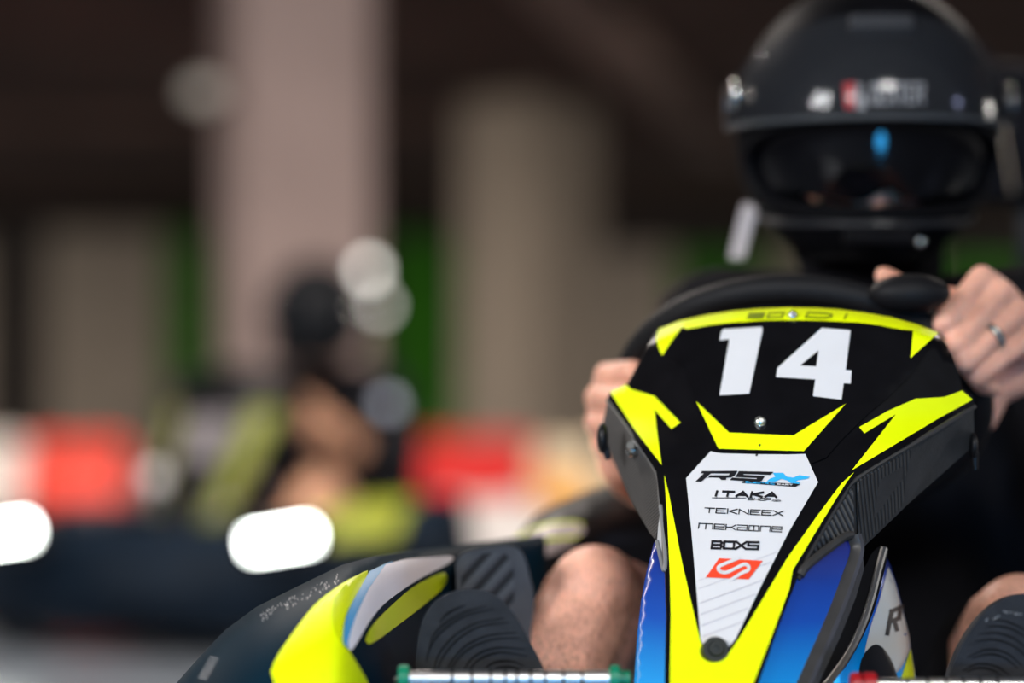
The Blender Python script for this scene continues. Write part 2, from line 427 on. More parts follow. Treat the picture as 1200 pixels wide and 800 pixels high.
panel('yellow_arrow', [(715, 459), (734, 450.5), (740, 456), (767, 464), (797.5, 495), (786.7, 502.5), (767, 479.6), (770, 505), (775.4, 544.5), (745, 505)], Dm, YEL, fp, off=.0012, thick=.0006, step=8)
panel('yellow_arrow', [(1006.7, 500.4), (1040, 481.5), (1073, 467), (1106.7, 465), (1127.5, 457.5), (1139.5, 468), (1100, 490), (998, 551), (1050, 485), (1013, 507.5)], Dm, YEL, fp, off=.0012, thick=.0006, step=8)
YV = [(778.5, 556), (784, 579), (799, 657), (821, 752), (827, 768), (838, 775), (852, 768), (866, 748), (923, 653), (957, 605), (986, 566), (1001, 553), (992, 565), (975, 592), (950, 633), (929, 668), (925, 690), (905, 743), (883, 800), (866, 845), (848, 870),
      (795, 875), (784, 845), (785, 800), (786, 720), (785, 675), (782, 610)]
panel('yellow_band', YV, Dm, YEL, fp, off=.0012, thick=.0006, step=8)
WP = [(832.7, 528.5), (840, 530.3), (847, 531), (886, 532), (925, 532.3), (943.7, 531.7), (958.7, 564.7), (926, 620), (896, 678), (862, 748), (855, 757), (838, 761), (824, 757), (821, 748), (816, 690), (810, 620), (804, 560)]
panel('sponsor_plate', WP, Dm, WHT, fp, off=.0020, thick=.0012, step=8)
# digits
panel('digit', [(847, 385.6), (893, 382.8), (893.5, 387), (878, 461), (843, 463), (854.7, 397), (843.5, 398.5), (844.8, 390)], Dm, WHT, fp, off=.0026, thick=.0008, step=6, label='white number 1')
panel('digit', [(963, 384), (996.7, 386.8), (991, 433.4), (998, 434), (996.8, 449.3), (988.6, 448.9), (986.2, 468), (952.6, 464), (955.5, 444.3), (909.4, 441.5), (911, 431)], Dm, WHT, fp, off=.0026, thick=.0008, step=6,
      hole=[(959.3, 410.4), (956.6, 429.3), (937.5, 428)], label='white number 4')
# --- sponsor lettering (outlines read off the plate)
def z3(l): return [(790 + x / 6.667, 520 + y / 6.667) for x, y in l]
def z4(l): return [(790 + x / 5.0, 620 + y / 5.0) for x, y in l]
ol = .0028
bm = bmesh.new(); quads_bm(bm, [z3(q) for q in (
    [(165, 293), (212, 293), (292, 226), (240, 222)], [(218, 211), (495, 209), (486, 231), (205, 229)], [(440, 228), (486, 228), (470, 250), (440, 263), (412, 258)],
    [(285, 244), (445, 244), (430, 263), (262, 262)], [(345, 258), (405, 256), (408, 280), (368, 280)],
    [(505, 211), (778, 218), (752, 241), (545, 234)], [(505, 211), (552, 222), (528, 254), (484, 250)], [(490, 237), (708, 250), (688, 268), (476, 258)],
    [(655, 248), (708, 250), (684, 290), (636, 288)], [(452, 262), (690, 276), (668, 299), (436, 281)])], Dm, ol)
from_bm('lettering', bm, INK, fp, smooth=False)['label'] = 'black slanted letters RS'
panel('letter', z3([(722, 292), (752, 268), (792, 256), (772, 226), (850, 225), (878, 254), (930, 262), (978, 243), (1062, 256), (1040, 270), (968, 281), (942, 298), (985, 298), (972, 312), (908, 304), (886, 286), (838, 271), (790, 293)]), Dm, CYAN, fp, off=ol, thick=.0004, step=3, label='cyan letter X')
panel('tag_strip', z3([(548, 288), (988, 312), (948, 335), (524, 303)]), Dm, INK, fp, off=ol, thick=.0004, step=6)
word('lettering', 'ELECTRIC', z3([(560, 302)])[0], z3([(785, 316)])[0], 1.5, .55, Dm, CYAN, fp, .0034, label='tiny cyan letters')
word('lettering', 'KART', z3([(808, 318)])[0], z3([(925, 325)])[0], 1.5, .55, Dm, WHT, fp, .0034, label='tiny white letters')
word('lettering', 'ITAKA', (836, 580.4), (909.5, 582.2), 5.0, 2.6, Dm, INK, fp, ol, slant=.3, gap=.34, extra=[z3([(296, 417), (560, 419), (560, 424), (294, 423)])])
word('lettering', 'SHOP', (876.5, 585.6), (902.5, 586.4), 2.6, .8, Dm, INK, fp, ol, slant=.3)
word('lettering', '.com', (904.5, 586.9), (914.5, 587.4), 1.5, .5, Dm, INK, fp, ol)
word('lettering', 'TEKNEEX', (825.5, 600.2), (917, 604), 5.4, 1.25, Dm, INK, fp, ol, slant=.12, gap=.22)
word('lettering', 'mekaone', (818.5, 618.8), (915.5, 623), 5.8, 1.2, Dm, INK, fp, ol, slant=.12, gap=.2)
word('lettering', 'BOXS', (834, 642), (888, 643.2), 8.0, 2.7, Dm, INK, fp, ol, slant=.1, gap=.22)
panel('logo', z4([(185, 281), (264, 169), (519, 184), (437, 292)]), Dm, REDI, fp, off=ol, thick=.0004, step=6)
bm = bmesh.new()
pl = [z4(l) for l in ([(330, 295), (430, 235), (435, 222), (415, 205), (400, 203), (300, 256), (275, 250), (262, 232), (268, 215), (300, 205), (385, 160)],)][0]
pl = curve2(z4([(338, 292), (395, 256), (432, 238), (434, 215), (408, 206), (360, 228), (305, 252), (268, 244), (262, 220), (300, 200), (372, 170)]), 5)
qs = [stroke_quads(a, b, 3.9) for a, b in zip(pl, pl[1:])]
qs += [stroke_quads(z4([(300, 232)])[0], z4([(352, 208)])[0], .01)]
quads_bm(bm, qs, Dm, .0034); from_bm('logo_letter', bm, WHT, fp, smooth=False)
bm = bmesh.new(); qs = []
for i, y in enumerate((681.5 - 9, 681.5, 694.5, 707.5, 720.5, 733.5, 746)):
    y += 12 if i > 1 else 8
    xl = 804 + (y - 560) * .092 + 2
    xr = xl
    while xr < 960:
        yy = y - .36 * (xr - xl)
        if not inside((xr + 1.5, yy), WP): break
        xr += 1
    if xr - xl > 6: qs.append(stroke_quads((xl + .6, y), (xr - 1, y - .36 * (xr - xl)), 1.1 if i > 1 else .6))
quads_bm(bm, qs, Dm, .0026); from_bm('pinstripes', bm, mat('pinstripe_grey', (.50, .49, .53), .5), fp, smooth=False)
DOL = mat('olive_ink', (.16, .22, .0), .5)
word('lettering', 'SO', (876, 372.4), (916, 371.2), 5.0, 1.9, Dm, DOL, fp, .0036, slant=.6)
word('lettering', 'DI', (944, 371.2), (996, 373.2), 5.0, 1.9, Dm, DOL, fp, .0036, slant=.6)
# bolts
def bolt(px, py, r, m, parent, surf=Dm, lift=.004):
    c = P(px, py, surf(px, py)); n = Vector((.1, -1, .35)).normalized()
    bm = bmesh.new(); cyl(bm, c - n * .002, c + n * lift, r, r * .8, 20)
    ellipsoid(bm, c + n * lift, (r * .8, r * .8, r * .45), n.to_track_quat('Z', 'Y').to_matrix(), 2)
    cyl(bm, c + n * (lift + r * .3), c + n * (lift + r * .48), r * .35, r * .35, 6)
    return from_bm('bolt', bm, m, parent)
bolt(890, 495.5, .0056, STEEL, fp, lift=.005); bolt(928, 371, .0048, STEEL, fp, lift=.005)
bolt(889.5, 522.5, .0010, INK, fp, lift=.0032); bolt(886, 534, .0010, INK, fp, lift=.0032)
c = P(838, 763, Dm(838, 763)); n = Vector((.05, -1, .45)).normalized()
bm = bmesh.new(); cyl(bm, c - n * .004, c + n * .006, .0115, .010, 32); cyl(bm, c + n * .006, c + n * .008, .0065, .0055, 24); ellipsoid(bm, c + n * .0065, (.004, .004, .002), n.to_track_quat('Z', 'Y').to_matrix(), 2)
from_bm('rubber_plug', bm, mat('plug_black', (.008, .012, .011), .5, spec=.3), fp)

# --- facets folding back from the face
def facets(name, V, F, m, parent, thick=.004, cuts=6, label=None):
    bm = bmesh.new(); vs = {k: bm.verts.new(P(*v)) for k, v in V.items()}
    for f in F: bm.faces.new([vs[k] for k in f])
    bmesh.ops.recalc_face_normals(bm, faces=bm.faces)
    s = sum((f.normal.y for f in bm.faces))
    if s > 0: bmesh.ops.reverse_faces(bm, faces=bm.faces)
    r = bmesh.ops.solidify(bm, geom=list(bm.faces), thickness=thick)
    bmesh.ops.bevel(bm, geom=[e for e in bm.edges if len(e.link_faces) == 2 and e.calc_face_angle(0) > .5], offset=.0012, segments=2, affect='EDGES')
    o = from_bm(name, bm, m, parent, angle=30)
    if label: o['label'] = label
    return o
CARBR = stripe_mat('carbon_ribs_dark', (.012, .012, .013), (.045, .044, .043), 95, 'X', .42, rot=(0, .12, 0))
CARBS = stripe_mat('carbon_ribs_small', (.015, .016, .017), (.06, .065, .07), 70, 'X', .42, rot=(0, .5, 0))
CARBL = stripe_mat('carbon_ribs_grey', (.055, .052, .05), (.075, .071, .067), 190, 'Z', .5, rot=(0, .9, 0))
PLAIN = mat('grey_black_plastic', (.038, .036, .035), .45, var=.15, vscale=50, bump=.2, bscale=400)
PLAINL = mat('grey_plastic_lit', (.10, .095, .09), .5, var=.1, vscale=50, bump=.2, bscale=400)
def E(x, y, e=0.0): return (x, y, Dm(x, y) + e)
sp = facets('side_panel', {'a': E(1142, 474, .003), 'b': E(1003, 558, .003), 'c': E(1005, 640, .045), 'd': E(1012, 642, .05), 'e': E(1064, 592, .06), 'f': E(1100, 556, .07), 'g': E(1118, 540, .075), 'h': E(1130, 527, .07), 'i': E(1141, 520, .05), 'm': E(1075, 515, .003), 'n': E(1050, 606, .058)},
       [('b', 'c', 'd', 'n', 'm'), ('m', 'n', 'e', 'f', 'g', 'h', 'i', 'a')], PLAIN, GK, label='dark ribbed side panel facing the camera')
facets('ribbed_inset', {'a': E(1070, 524, .004), 'b': E(1005, 563, .002), 'c': E(1007, 638, .042), 'd': E(1013, 638, .046), 'e': E(1060, 592, .056), 'f': E(1062, 560, .03)}, [('a', 'b', 'c', 'd', 'e', 'f')], CARBR, sp, thick=.002)
sp2 = facets('side_panel', {'b': E(1003, 559, .003), 'k': E(985, 584, .003), 'l': E(946, 651, .004), 'm': E(938, 672, .006), 'n': E(948, 662, .012), 'o': E(988, 631, .03), 'c': E(1005, 634, .042)},
       [('b', 'k', 'l', 'm', 'n', 'o', 'c')], PLAIN, GK, label='small triangular panel beside the yellow band')
facets('ribbed_inset', {'b': E(1001, 568, .003), 'k': E(985, 590, .002), 'l': E(954, 642, .002), 'n': E(952, 652, .009), 'o': E(986, 630, .024), 'c': E(1002, 629, .036)}, [('b', 'k', 'l', 'n', 'o', 'c')], CARBS, sp2, thick=.002)
sl = facets('side_panel', {'a': E(712, 468, .002), 'b': E(769, 553, .002), 'c': E(775, 600, .002), 'd': E(768, 634, .03), 'e': E(762, 626, .04), 'f': E(738, 585, .06), 'g': E(716, 535, .075), 'h': E(706, 510, .07), 'i': E(707, 492, .05)},
       [('a', 'b', 'f', 'g', 'h', 'i'), ('b', 'c', 'd', 'e', 'f')], CARBL, GK, label='grey ribbed side panel on the shaded arm side')
bm = bmesh.new()
c = P(741, 527, Dm(741, 527) + .025); ellipsoid(bm, c, (.0055, .009, .007)); cyl(bm, c, c + Vector((-.002, -.010, .004)), .0035); from_bm('bolt', bm, STEEL, sl)
bm = bmesh.new(); c = P(706, 513, 2.06); ellipsoid(bm, c, (.005, .010, .013)); cyl(bm, c, c + Vector((.005, 0, -.018)), .004, .0025); from_bm('clip', bm, BLK2, sl)
bm = bmesh.new(); c = P(1140, 522, 2.02); ellipsoid(bm, c, (.004, .010, .011)); cyl(bm, c + Vector((.001, 0, -.005)), c + Vector((.002, 0, -.020)), .004, .0025); from_bm('clip', bm, BLK2, sp)
# light bevel lines
def rim(name, pts, r, m, parent, flat=1.0, n=6):
    bm = bmesh.new(); tube(bm, smooth_path([P(*q) for q in pts], n), r, 8, flat=flat); return from_bm(name, bm, m, parent)
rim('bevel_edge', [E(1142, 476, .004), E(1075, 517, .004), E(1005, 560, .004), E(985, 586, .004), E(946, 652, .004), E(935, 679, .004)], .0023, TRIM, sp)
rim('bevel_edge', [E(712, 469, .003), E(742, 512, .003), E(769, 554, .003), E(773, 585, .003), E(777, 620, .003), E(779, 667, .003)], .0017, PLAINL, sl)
# blue flanks
BLUE = mat('blue_gradient_paint', (.0, .25, .7), .25, spec=.5, coat=.5)
nt = BLUE.node_tree; tc = nt.nodes.new('ShaderNodeTexCoord'); sx = nt.nodes.new('ShaderNodeSeparateXYZ'); mr = nt.nodes.new('ShaderNodeMapRange'); rp = nt.nodes.new('ShaderNodeValToRGB')
mr.inputs['From Min'].default_value = .365; mr.inputs['From Max'].default_value = .485
rp.color_ramp.elements[0].color = (.0, .34, .80, 1); rp.color_ramp.elements[1].color = (.005, .006, .17, 1)
e = rp.color_ramp.elements.new(.45); e.color = (.0, .075, .44, 1)
nt.links.new(tc.outputs['Object'], sx.inputs[0]); nt.links.new(sx.outputs['Z'], mr.inputs['Value']); nt.links.new(mr.outputs['Result'], rp.inputs['Fac']); nt.links.new(rp.outputs['Color'], nt.nodes['Principled BSDF'].inputs['Base Color'])
SWO = mat('pale_blue_swoosh', (.03, .30, .70), .25, coat=.5)
def Dbr(x, y):   # right flank: recedes away from the face edge
    xe = interp([(620, 962), (676, 934), (735, 912), (800, 889), (850, 872), (890, 858)], y)
    return Dm(xe, y) + .62 * max(0, x - xe) / 1500 + .003
br = panel('blue_flank', [(934, 678), (944, 667), (986, 632), (998, 629), (1000, 640), (990, 672), (968, 732), (940, 790), (915, 850), (900, 885), (856, 885), (870, 850), (889, 800), (912, 735)], Dbr, BLUE, GK, thick=.005, step=8, label='blue painted flank beside the dark ribbed panel')
panel('swoosh', curve2([(932, 690), (940, 700), (948, 722), (949, 748), (941, 772), (930, 795), (903, 795), (912, 760)], 3), Dbr, SWO, br, off=.0008, thick=.0006, step=8) if False else None
def Dbl(x, y):
    xe = interp([(630, 778), (668, 780), (720, 781), (800, 779), (850, 777)], y)
    return Dm(xe, y) + 1.3 * max(0, xe - x) / 1500 + .003
bl = panel('blue_flank', [(779, 672), (780.5, 720), (779, 800), (777, 850), (778, 885), (738, 885), (741, 840), (743, 800), (747, 740), (751, 705), (757, 672), (766, 636), (770, 633), (772, 650)], Dbl, BLUE, GK, thick=.005, step=7, label='narrow blue painted flank on the arm side')
for pts, m in (([(750, 713), (752, 716)], WHT), ([(745, 757), (746, 760)], WHT)):
    pass
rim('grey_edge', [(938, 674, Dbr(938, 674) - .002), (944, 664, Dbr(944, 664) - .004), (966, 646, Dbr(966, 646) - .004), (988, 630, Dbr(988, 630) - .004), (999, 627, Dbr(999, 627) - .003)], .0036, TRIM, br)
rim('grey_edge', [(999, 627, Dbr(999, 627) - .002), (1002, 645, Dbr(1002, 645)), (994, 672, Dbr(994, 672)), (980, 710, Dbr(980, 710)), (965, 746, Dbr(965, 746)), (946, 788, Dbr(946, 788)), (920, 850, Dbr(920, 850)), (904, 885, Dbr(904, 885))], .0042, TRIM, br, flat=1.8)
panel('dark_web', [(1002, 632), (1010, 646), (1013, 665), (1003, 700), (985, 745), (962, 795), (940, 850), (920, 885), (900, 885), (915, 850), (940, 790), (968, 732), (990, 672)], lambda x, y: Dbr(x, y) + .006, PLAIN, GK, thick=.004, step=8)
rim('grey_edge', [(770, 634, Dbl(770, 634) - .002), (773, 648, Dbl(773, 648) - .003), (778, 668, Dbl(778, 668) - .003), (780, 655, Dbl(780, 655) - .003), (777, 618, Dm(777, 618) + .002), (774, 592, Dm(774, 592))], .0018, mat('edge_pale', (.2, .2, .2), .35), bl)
panel('grey_triangle', [(774, 596), (777.5, 620), (779, 660), (776, 664), (770, 634), (771, 618)], lambda x, y: Dbl(x, y) - .001, mat('pale_grey_plastic', (.45, .46, .47), .35), bl, thick=.003, step=4)
# inner duct piece standing behind the flank (dark fin with a light edge)
def Dfin(x, y): return 1.99 - .0006 * (y - 640) + .0002 * (x - 1000)
fin = panel('side_fin', curve2([(1012, 668), (1022, 648), (1033, 640), (1040, 650), (1034, 678), (1024, 715), (1008, 752), (988, 785), (965, 812), (935, 870), (915, 870), (955, 790), (985, 740), (1003, 700)], 3), Dfin, BLK2, GK, thick=.006, step=8)
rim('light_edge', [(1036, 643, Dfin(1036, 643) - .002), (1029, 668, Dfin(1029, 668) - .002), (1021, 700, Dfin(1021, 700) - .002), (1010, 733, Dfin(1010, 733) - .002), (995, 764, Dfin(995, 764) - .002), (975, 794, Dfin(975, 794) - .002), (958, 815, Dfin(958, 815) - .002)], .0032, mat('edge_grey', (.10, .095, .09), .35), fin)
# far front wing with white and blue graphics
def Dw2(x, y):
    xo = interp([(640, 1036), (690, 1052), (740, 1064), (800, 1074), (860, 1080)], y)
    q = min(1, max(0, (xo - x) / 90)); return 2.05 - .07 * math.sqrt(max(0, 1 - (1 - q) ** 2))
w2 = panel('front_wing', [(1036, 648), (1044, 664), (1052, 690), (1064, 740), (1074, 800), (1080, 860), (1075, 890), (950, 890), (965, 820), (1000, 740), (1022, 690)], Dw2, BLUE, GK, thick=.005, step=8, label='blue and white wing beyond the side fin')
panel('white_patch', curve2([(1041, 664), (1048, 680), (1056, 710), (1064, 740), (1066, 758), (1060, 775), (1050, 788), (1043, 775), (1030, 760), (1015, 762), (1012, 770), (1020, 735), (1030, 705), (1037, 680)], 3), Dw2, mat('cream_white_vinyl', (.62, .60, .55), .4), w2, off=.001, thick=.0008, step=6)
panel('wheel_arch', curve2([(1005, 800), (1010, 772), (1022, 756), (1034, 758), (1046, 776), (1053, 800), (1056, 830), (1002, 830)], 3), Dw2, BLK2, w2, off=.0016, thick=.001, step=6)
word('lettering', 'R', (1040, 742), (1051, 737), 26, 5.0, Dw2, INK, w2, .0018, slant=.2)
panel('yellow_patch', [(1067, 760), (1071, 785), (1075, 830), (1058, 830), (1056, 795)], Dw2, YEL, w2, off=.001, thick=.0008, step=6)

# --- front wing on the near side (lower left of the photo)
OUTL = [(190, 840), (205, 802), (235, 768), (265, 737), (300, 711), (350, 686), (400, 662), (440, 651), (480, 645), (560, 635), (640, 626), (700, 618)]
def sm(tab, x): return sum(interp(tab, x + k * 6) for k in range(-5, 6)) / 11
def Dw(x, y):
    yo = sm(OUTL, x)
    do = sm([(200, 1.94), (330, 1.95), (420, 1.98), (500, 2.12), (560, 2.22), (700, 2.40)], x)
    amp = sm([(200, .18), (420, .20), (480, .14), (540, .08), (700, .05)], x)
    q = min(1, max(0, (y - yo) / 1500 / .15)); return do - amp * math.sqrt(max(0, 1 - (1 - q) ** 2))
w1 = panel('front_wing', [(205, 802), (235, 768), (265, 737), (300, 711), (350, 686), (400, 662), (440, 651), (480, 645), (560, 635), (640, 626), (640, 700), (610, 760), (520, 900), (470, 960), (300, 960), (190, 900)], Dw, NAVY, GK, thick=.006, step=9, label='big dark wing with yellow and white graphics')
YW = curve2([(317, 787), (325, 768), (349, 733), (368, 709), (387, 693), (408, 679), (431, 668)], 3)[:] + curve2([(424, 685), (414, 703), (405, 722), (402, 745), (404, 756), (411, 765), (421, 781), (433, 802), (450, 835), (470, 880)], 3) + [(420, 895), (370, 880), (335, 840)]
panel('yellow_patch', YW, Dw, YEL, w1, off=.0015, thick=.001, step=8)
panel('crease_shade', curve2([(408, 680), (431, 668), (424, 685), (412, 704), (404, 724), (401, 745), (404, 757), (393, 742), (389, 722), (391, 702)], 3), Dw, mat('deep_yellow', (.62, .72, .0), .35, coat=.15), w1, off=.0022, thick=.0006, step=6)  # darker yellow: shade of a crease painted into the patch
panel('blue_edge', curve2([(433, 669), (460, 657), (452, 668), (436, 690), (424, 712), (414, 740), (409, 758), (402, 750), (406, 722), (416, 700)], 3), Dw, mat('sky_ink', (.05, .33, .62), .4), w1, off=.0026, thick=.0006, step=6)
panel('white_swoosh', curve2([(452, 661), (475, 655), (500, 653), (530, 652), (524, 661), (490, 679), (458, 701), (443, 715), (430, 733), (419, 752), (411, 762), (408, 752), (417, 722), (432, 690)], 3), Dw, mat('pinkish_white_vinyl', (.86, .80, .83), .4), w1, off=.0032, thick=.0006, step=6)
panel('yellow_flash', curve2([(428, 750), (433, 738), (442, 726), (460, 708), (482, 689), (505, 676), (520, 671), (524, 678), (518, 690), (500, 706), (480, 722), (460, 737), (442, 750), (432, 755)], 3), Dw, mat('deep_yellow', (.62, .72, .0), .35), w1, off=.0026, thick=.0006, step=6)
# dusty scuff marks on the wing's shoulder
bm = bmesh.new(); qs = []
SCUF = mat('scuff_grey', (.30, .31, .33), .3, spec=.8)
for i in range(90):
    u = random.random() ** 1.4; x = 306 + u * 92; y = interp(OUTL, x) + 9 + random.random() * 11 - u * 2
    qs.append(stroke_quads((x, y), (x + random.uniform(-1.2, 1.2), y + random.uniform(.6, 2.0)), random.uniform(.4, .9)))
quads_bm(bm, qs, Dw, .0012); from_bm('scuff_marks', bm, SCUF, w1, smooth=False); bm = bmesh.new(); qs = []
for i in range(9):
    y = 766 + i * 3.0; x = 249 - i * 1.7 - 3
    qs.append(stroke_quads((x, y + 3), (x + 9.5, y + 5.5), .9))
quads_bm(bm, qs, Dw, .0012); from_bm('scuff_marks', bm, SCUF, w1, smooth=False)
# ribbed rubber step pad on the pod
PAD = stripe_mat('ribbed_pad', (.020, .022, .025), (.095, .10, .11), 22, 'X', .55, rot=(0, -.75, 0))
Dp = lambda x, y: 2.09 + .0005 * (x - 540)
pd = panel('step_pad', curve2([(534, 662), (540, 650), (556, 644), (584, 640), (602, 640), (613, 650), (621, 676), (626, 705), (622, 740), (615, 800), (560, 800), (536, 730)], 3), Dp, mat('pad_grey', (.085, .09, .10), .55, var=.15, vscale=40), GK, thick=.05, step=9)
panel('ribbed_inset', curve2([(540, 664), (548, 653), (570, 648), (590, 648), (600, 660), (603, 690), (600, 720), (596, 760), (560, 770), (543, 720)], 3), Dp, PAD, pd, off=.001, thick=.002, step=8)
# rear side pod: black hump with pale stripes
OUT2 = [(598, 650), (612, 622), (628, 603), (650, 590), (690, 574), (720, 566), (780, 560), (860, 560)]
def Dr(x, y):
    yo = interp(OUT2, x); q = min(1, max(0, (y - yo) / 70)); return 2.48 + .0006 * (x - 600) - .16 * math.sqrt(max(0, 1 - (1 - q) ** 2))
rp_ = panel('side_pod', [(600, 655), (612, 622), (628, 603), (650, 590), (690, 574), (720, 566), (780, 560), (850, 560), (850, 780), (640, 800), (600, 740)], Dr, BLK2, GK, thick=.008, step=10, label='black rear pod with pale stripes')
PKW = mat('pink_white_vinyl', (.60, .50, .50), .4)
panel('pale_stripe', curve2([(602, 634), (622, 622), (645, 615), (672, 613), (683, 616), (684, 623), (672, 627), (645, 628), (622, 634), (606, 642)], 3), Dr, PKW, rp_, off=.0015, thick=.001, step=7)
panel('pale_stripe', curve2([(618, 641), (640, 633), (664, 631), (676, 632), (665, 641), (645, 650), (630, 653), (621, 650)], 3), Dr, mat('dull_pink_vinyl', (.38, .32, .31), .4), rp_, off=.0015, thick=.001, step=7)
panel('lime_line', [(603, 631), (622, 619), (645, 612), (672, 610), (684, 613), (683, 615), (672, 612.5), (645, 614.5), (622, 621.5), (604, 634)], Dr, YEL, rp_, off=.0022, thick=.0008, step=5)
panel('lime_line', [(618, 637), (645, 629.5), (668, 628), (680, 626), (678, 629), (668, 631), (645, 632.5), (622, 639)], Dr, YEL, rp_, off=.0022, thick=.0008, step=5)

# --- pedals
def pedal(xa, xb, y, d, capm, grooves, lab, caps):
    a, b = P(xa, y, d), P(xb, y, d); r = .0064
    ax = (b - a).normalized()
    # lathe with grooves
    L = (b - a).length; prof = [(0, r)]
    for g in grooves:
        u = (g - xa) / (xb - xa) * L
        prof += [(u - .0011, r), (u - .0006, r * .7), (u + .0006, r * .7), (u + .0011, r)]
    prof.append((L, r)); bm = bmesh.new(); rings = []
    q = ax.to_track_quat('Z', 'Y').to_matrix()
    for u, rr in prof:
        rings.append([bm.verts.new(a + q @ Vector((rr * math.cos(t * math.tau / 24), rr * math.sin(t * math.tau / 24), u))) for t in range(24)])
    for A, B in zip(rings, rings[1:]):
        for i in range(24): bm.faces.new((A[i - 1], A[i], B[i], B[i - 1]))
    bm.faces.new(rings[0][::-1]); bm.faces.new(rings[-1])
    pe = from_bm('pedal', bm, CHR, GK, angle=20); pe['label'] = lab
    for g in grooves:
        bm = bmesh.new(); cc = P(g, y, d); cyl(bm, cc - ax * .0005, cc + ax * .0005, r * 1.01); from_bm('groove', bm, GRV, pe)
    for cx, w, rr in caps:
        bm = bmesh.new(); cc = P(cx, y, d); cyl(bm, cc - ax * w / 2, cc + ax * w / 2, rr, n=32)
        bmesh.ops.bevel(bm, geom=[e for e in bm.edges if e.calc_face_angle(0) > 1], offset=.0012, segments=2, affect='EDGES')
        from_bm('end_cap', bm, capm, pe)
    bm = bmesh.new(); tube(bm, smooth_path([a + Vector((0, .004, 0)), a + Vector((0, .01, -.04)), a + Vector((.0, .02, -.2)), Vector((a.x, a.y + .03, .085))], 6), .007, 10)
    tube(bm, smooth_path([b + Vector((0, .004, 0)), b + Vector((0, .01, -.04)), b + Vector((.0, .02, -.2)), Vector((b.x, b.y + .03, .085))], 6), .007, 10)
    from_bm('pedal_arm', bm, BLK2, pe)
pedal(472, 722, 795, 1.815, GRN, (530, 553, 575, 592, 606, 622, 639, 660, 682), 'steel throttle roller with green end caps', ((473.5, .0085, .0105), (720.5, .008, .0105), (731, .010, .0062)))
pedal(1006, 1250, 804, 1.815, RED, (1062, 1086, 1108, 1128, 1148, 1168), 'steel brake roller with red end caps', ((1003, .008, .0105), (1019, .010, .0105), (1011, .012, .0075)))

# --- steering wheel
WC = P(938, 470, 2.235); th = math.radians(40)
U = Vector((.956, -.292, 0)); Vv = Vector((0, 0, 1)); f = Vector((-.292, -.956, 0))
V2 = (f * math.sin(th) + Vv * math.cos(th)); N2 = U.cross(V2)
ring = []
for i in range(72):
    a = i / 72 * math.tau; ca, sa = math.cos(a), math.sin(a)
    ex = 1.0; ring.append(WC + U * .163 * math.copysign(abs(ca) ** ex, ca) + V2 * .130 * math.copysign(abs(sa) ** ex, sa))
bm = bmesh.new(); tube(bm, ring, .0135, 14, closed=True); sw = from_bm('steering_wheel', bm, mat('wheel_grip', (.008, .008, .009), .6, spec=.2, bump=.3, bscale=250), GK)
for a in (math.radians(200), math.radians(340), math.radians(270)):
    bm = bmesh.new(); e_ = WC + U * .156 * math.cos(a) + V2 * .124 * math.sin(a)
    tube(bm, [WC + N2 * -.01, (WC + e_) / 2 - N2 * .006, e_], .010, 10, flat=1.0); from_bm('spoke', bm, BLK2, sw)
bm = bmesh.new(); ellipsoid(bm, P(1066, 344, 2.125), (.036, .024, .0175)); from_bm('thumb_rest', bm, mat('wheel_grip_sheen', (.007, .007, .008), .6, spec=.2), sw)
bm = bmesh.new(); cyl(bm, WC - N2 * .03, WC + N2 * .012, .034, n=32); from_bm('hub', bm, BLK2, sw)
cd = -N2 if N2.z > 0 else N2
bm = bmesh.new(); cyl(bm, WC, Vector((WC.x - .13, 1.86, .09)), .012); from_bm('steering_column', bm, BLK2, GK)
# --- seat, headrest, tray, wheels (only partly in view)
KX = lambda u, w: Vector((.219 + .956 * u + .292 * (w - 2.0), 2.0 - .292 * u + .956 * (w - 2.0), 0))   # u across, w back along the kart
def kbox(name, u, w, z, s, m, parent=GK, bev=.01):
    bm = bmesh.new(); c = KX(u, w); box(bm, (0, 0, 0), s, bevel=bev)
    bmesh.ops.rotate(bm, verts=bm.verts, cent=(0, 0, 0), matrix=Matrix.Rotation(-math.atan2(.292, .956), 3, 'Z'))
    bmesh.ops.translate(bm, verts=bm.verts, vec=(c.x, c.y, z)); return from_bm(name, bm, m, parent)
kbox('floor_tray', 0, 2.35, .062, (.62, 1.35, .02), PLAIN)
for u in (-.31, .31): kbox('chassis_rail', u, 2.35, .075, (.035, 1.5, .035), BLK2)
bm = bmesh.new(); c0 = KX(0, 3.02); pts = [c0 + Vector((-.05, -.30, .12)), c0 + Vector((-.03, -.1, .09)), c0 + Vector((0, .02, .16)), c0 + Vector((.02, .10, .42)), c0 + Vector((.03, .14, .60))]
q = smooth_path(pts, 6); rows = []
for i, p in enumerate(q):
    rows.append([p + Vector((.956, -.292, 0)) * (.21 * s_) + Vector((0, -.07 * abs(s_) ** 2.5, .03 * abs(s_) ** 2)) for s_ in [j / 6 - 1 for j in range(13)]])
vv = [[bm.verts.new(p) for p in r_] for r_ in rows]
for i in range(len(vv) - 1):
    for j in range(12): bm.faces.new((vv[i][j], vv[i][j + 1], vv[i + 1][j + 1], vv[i + 1][j]))
bmesh.ops.solidify(bm, geom=list(bm.faces), thickness=.012); st = from_bm('seat', bm, BLK2, GK)
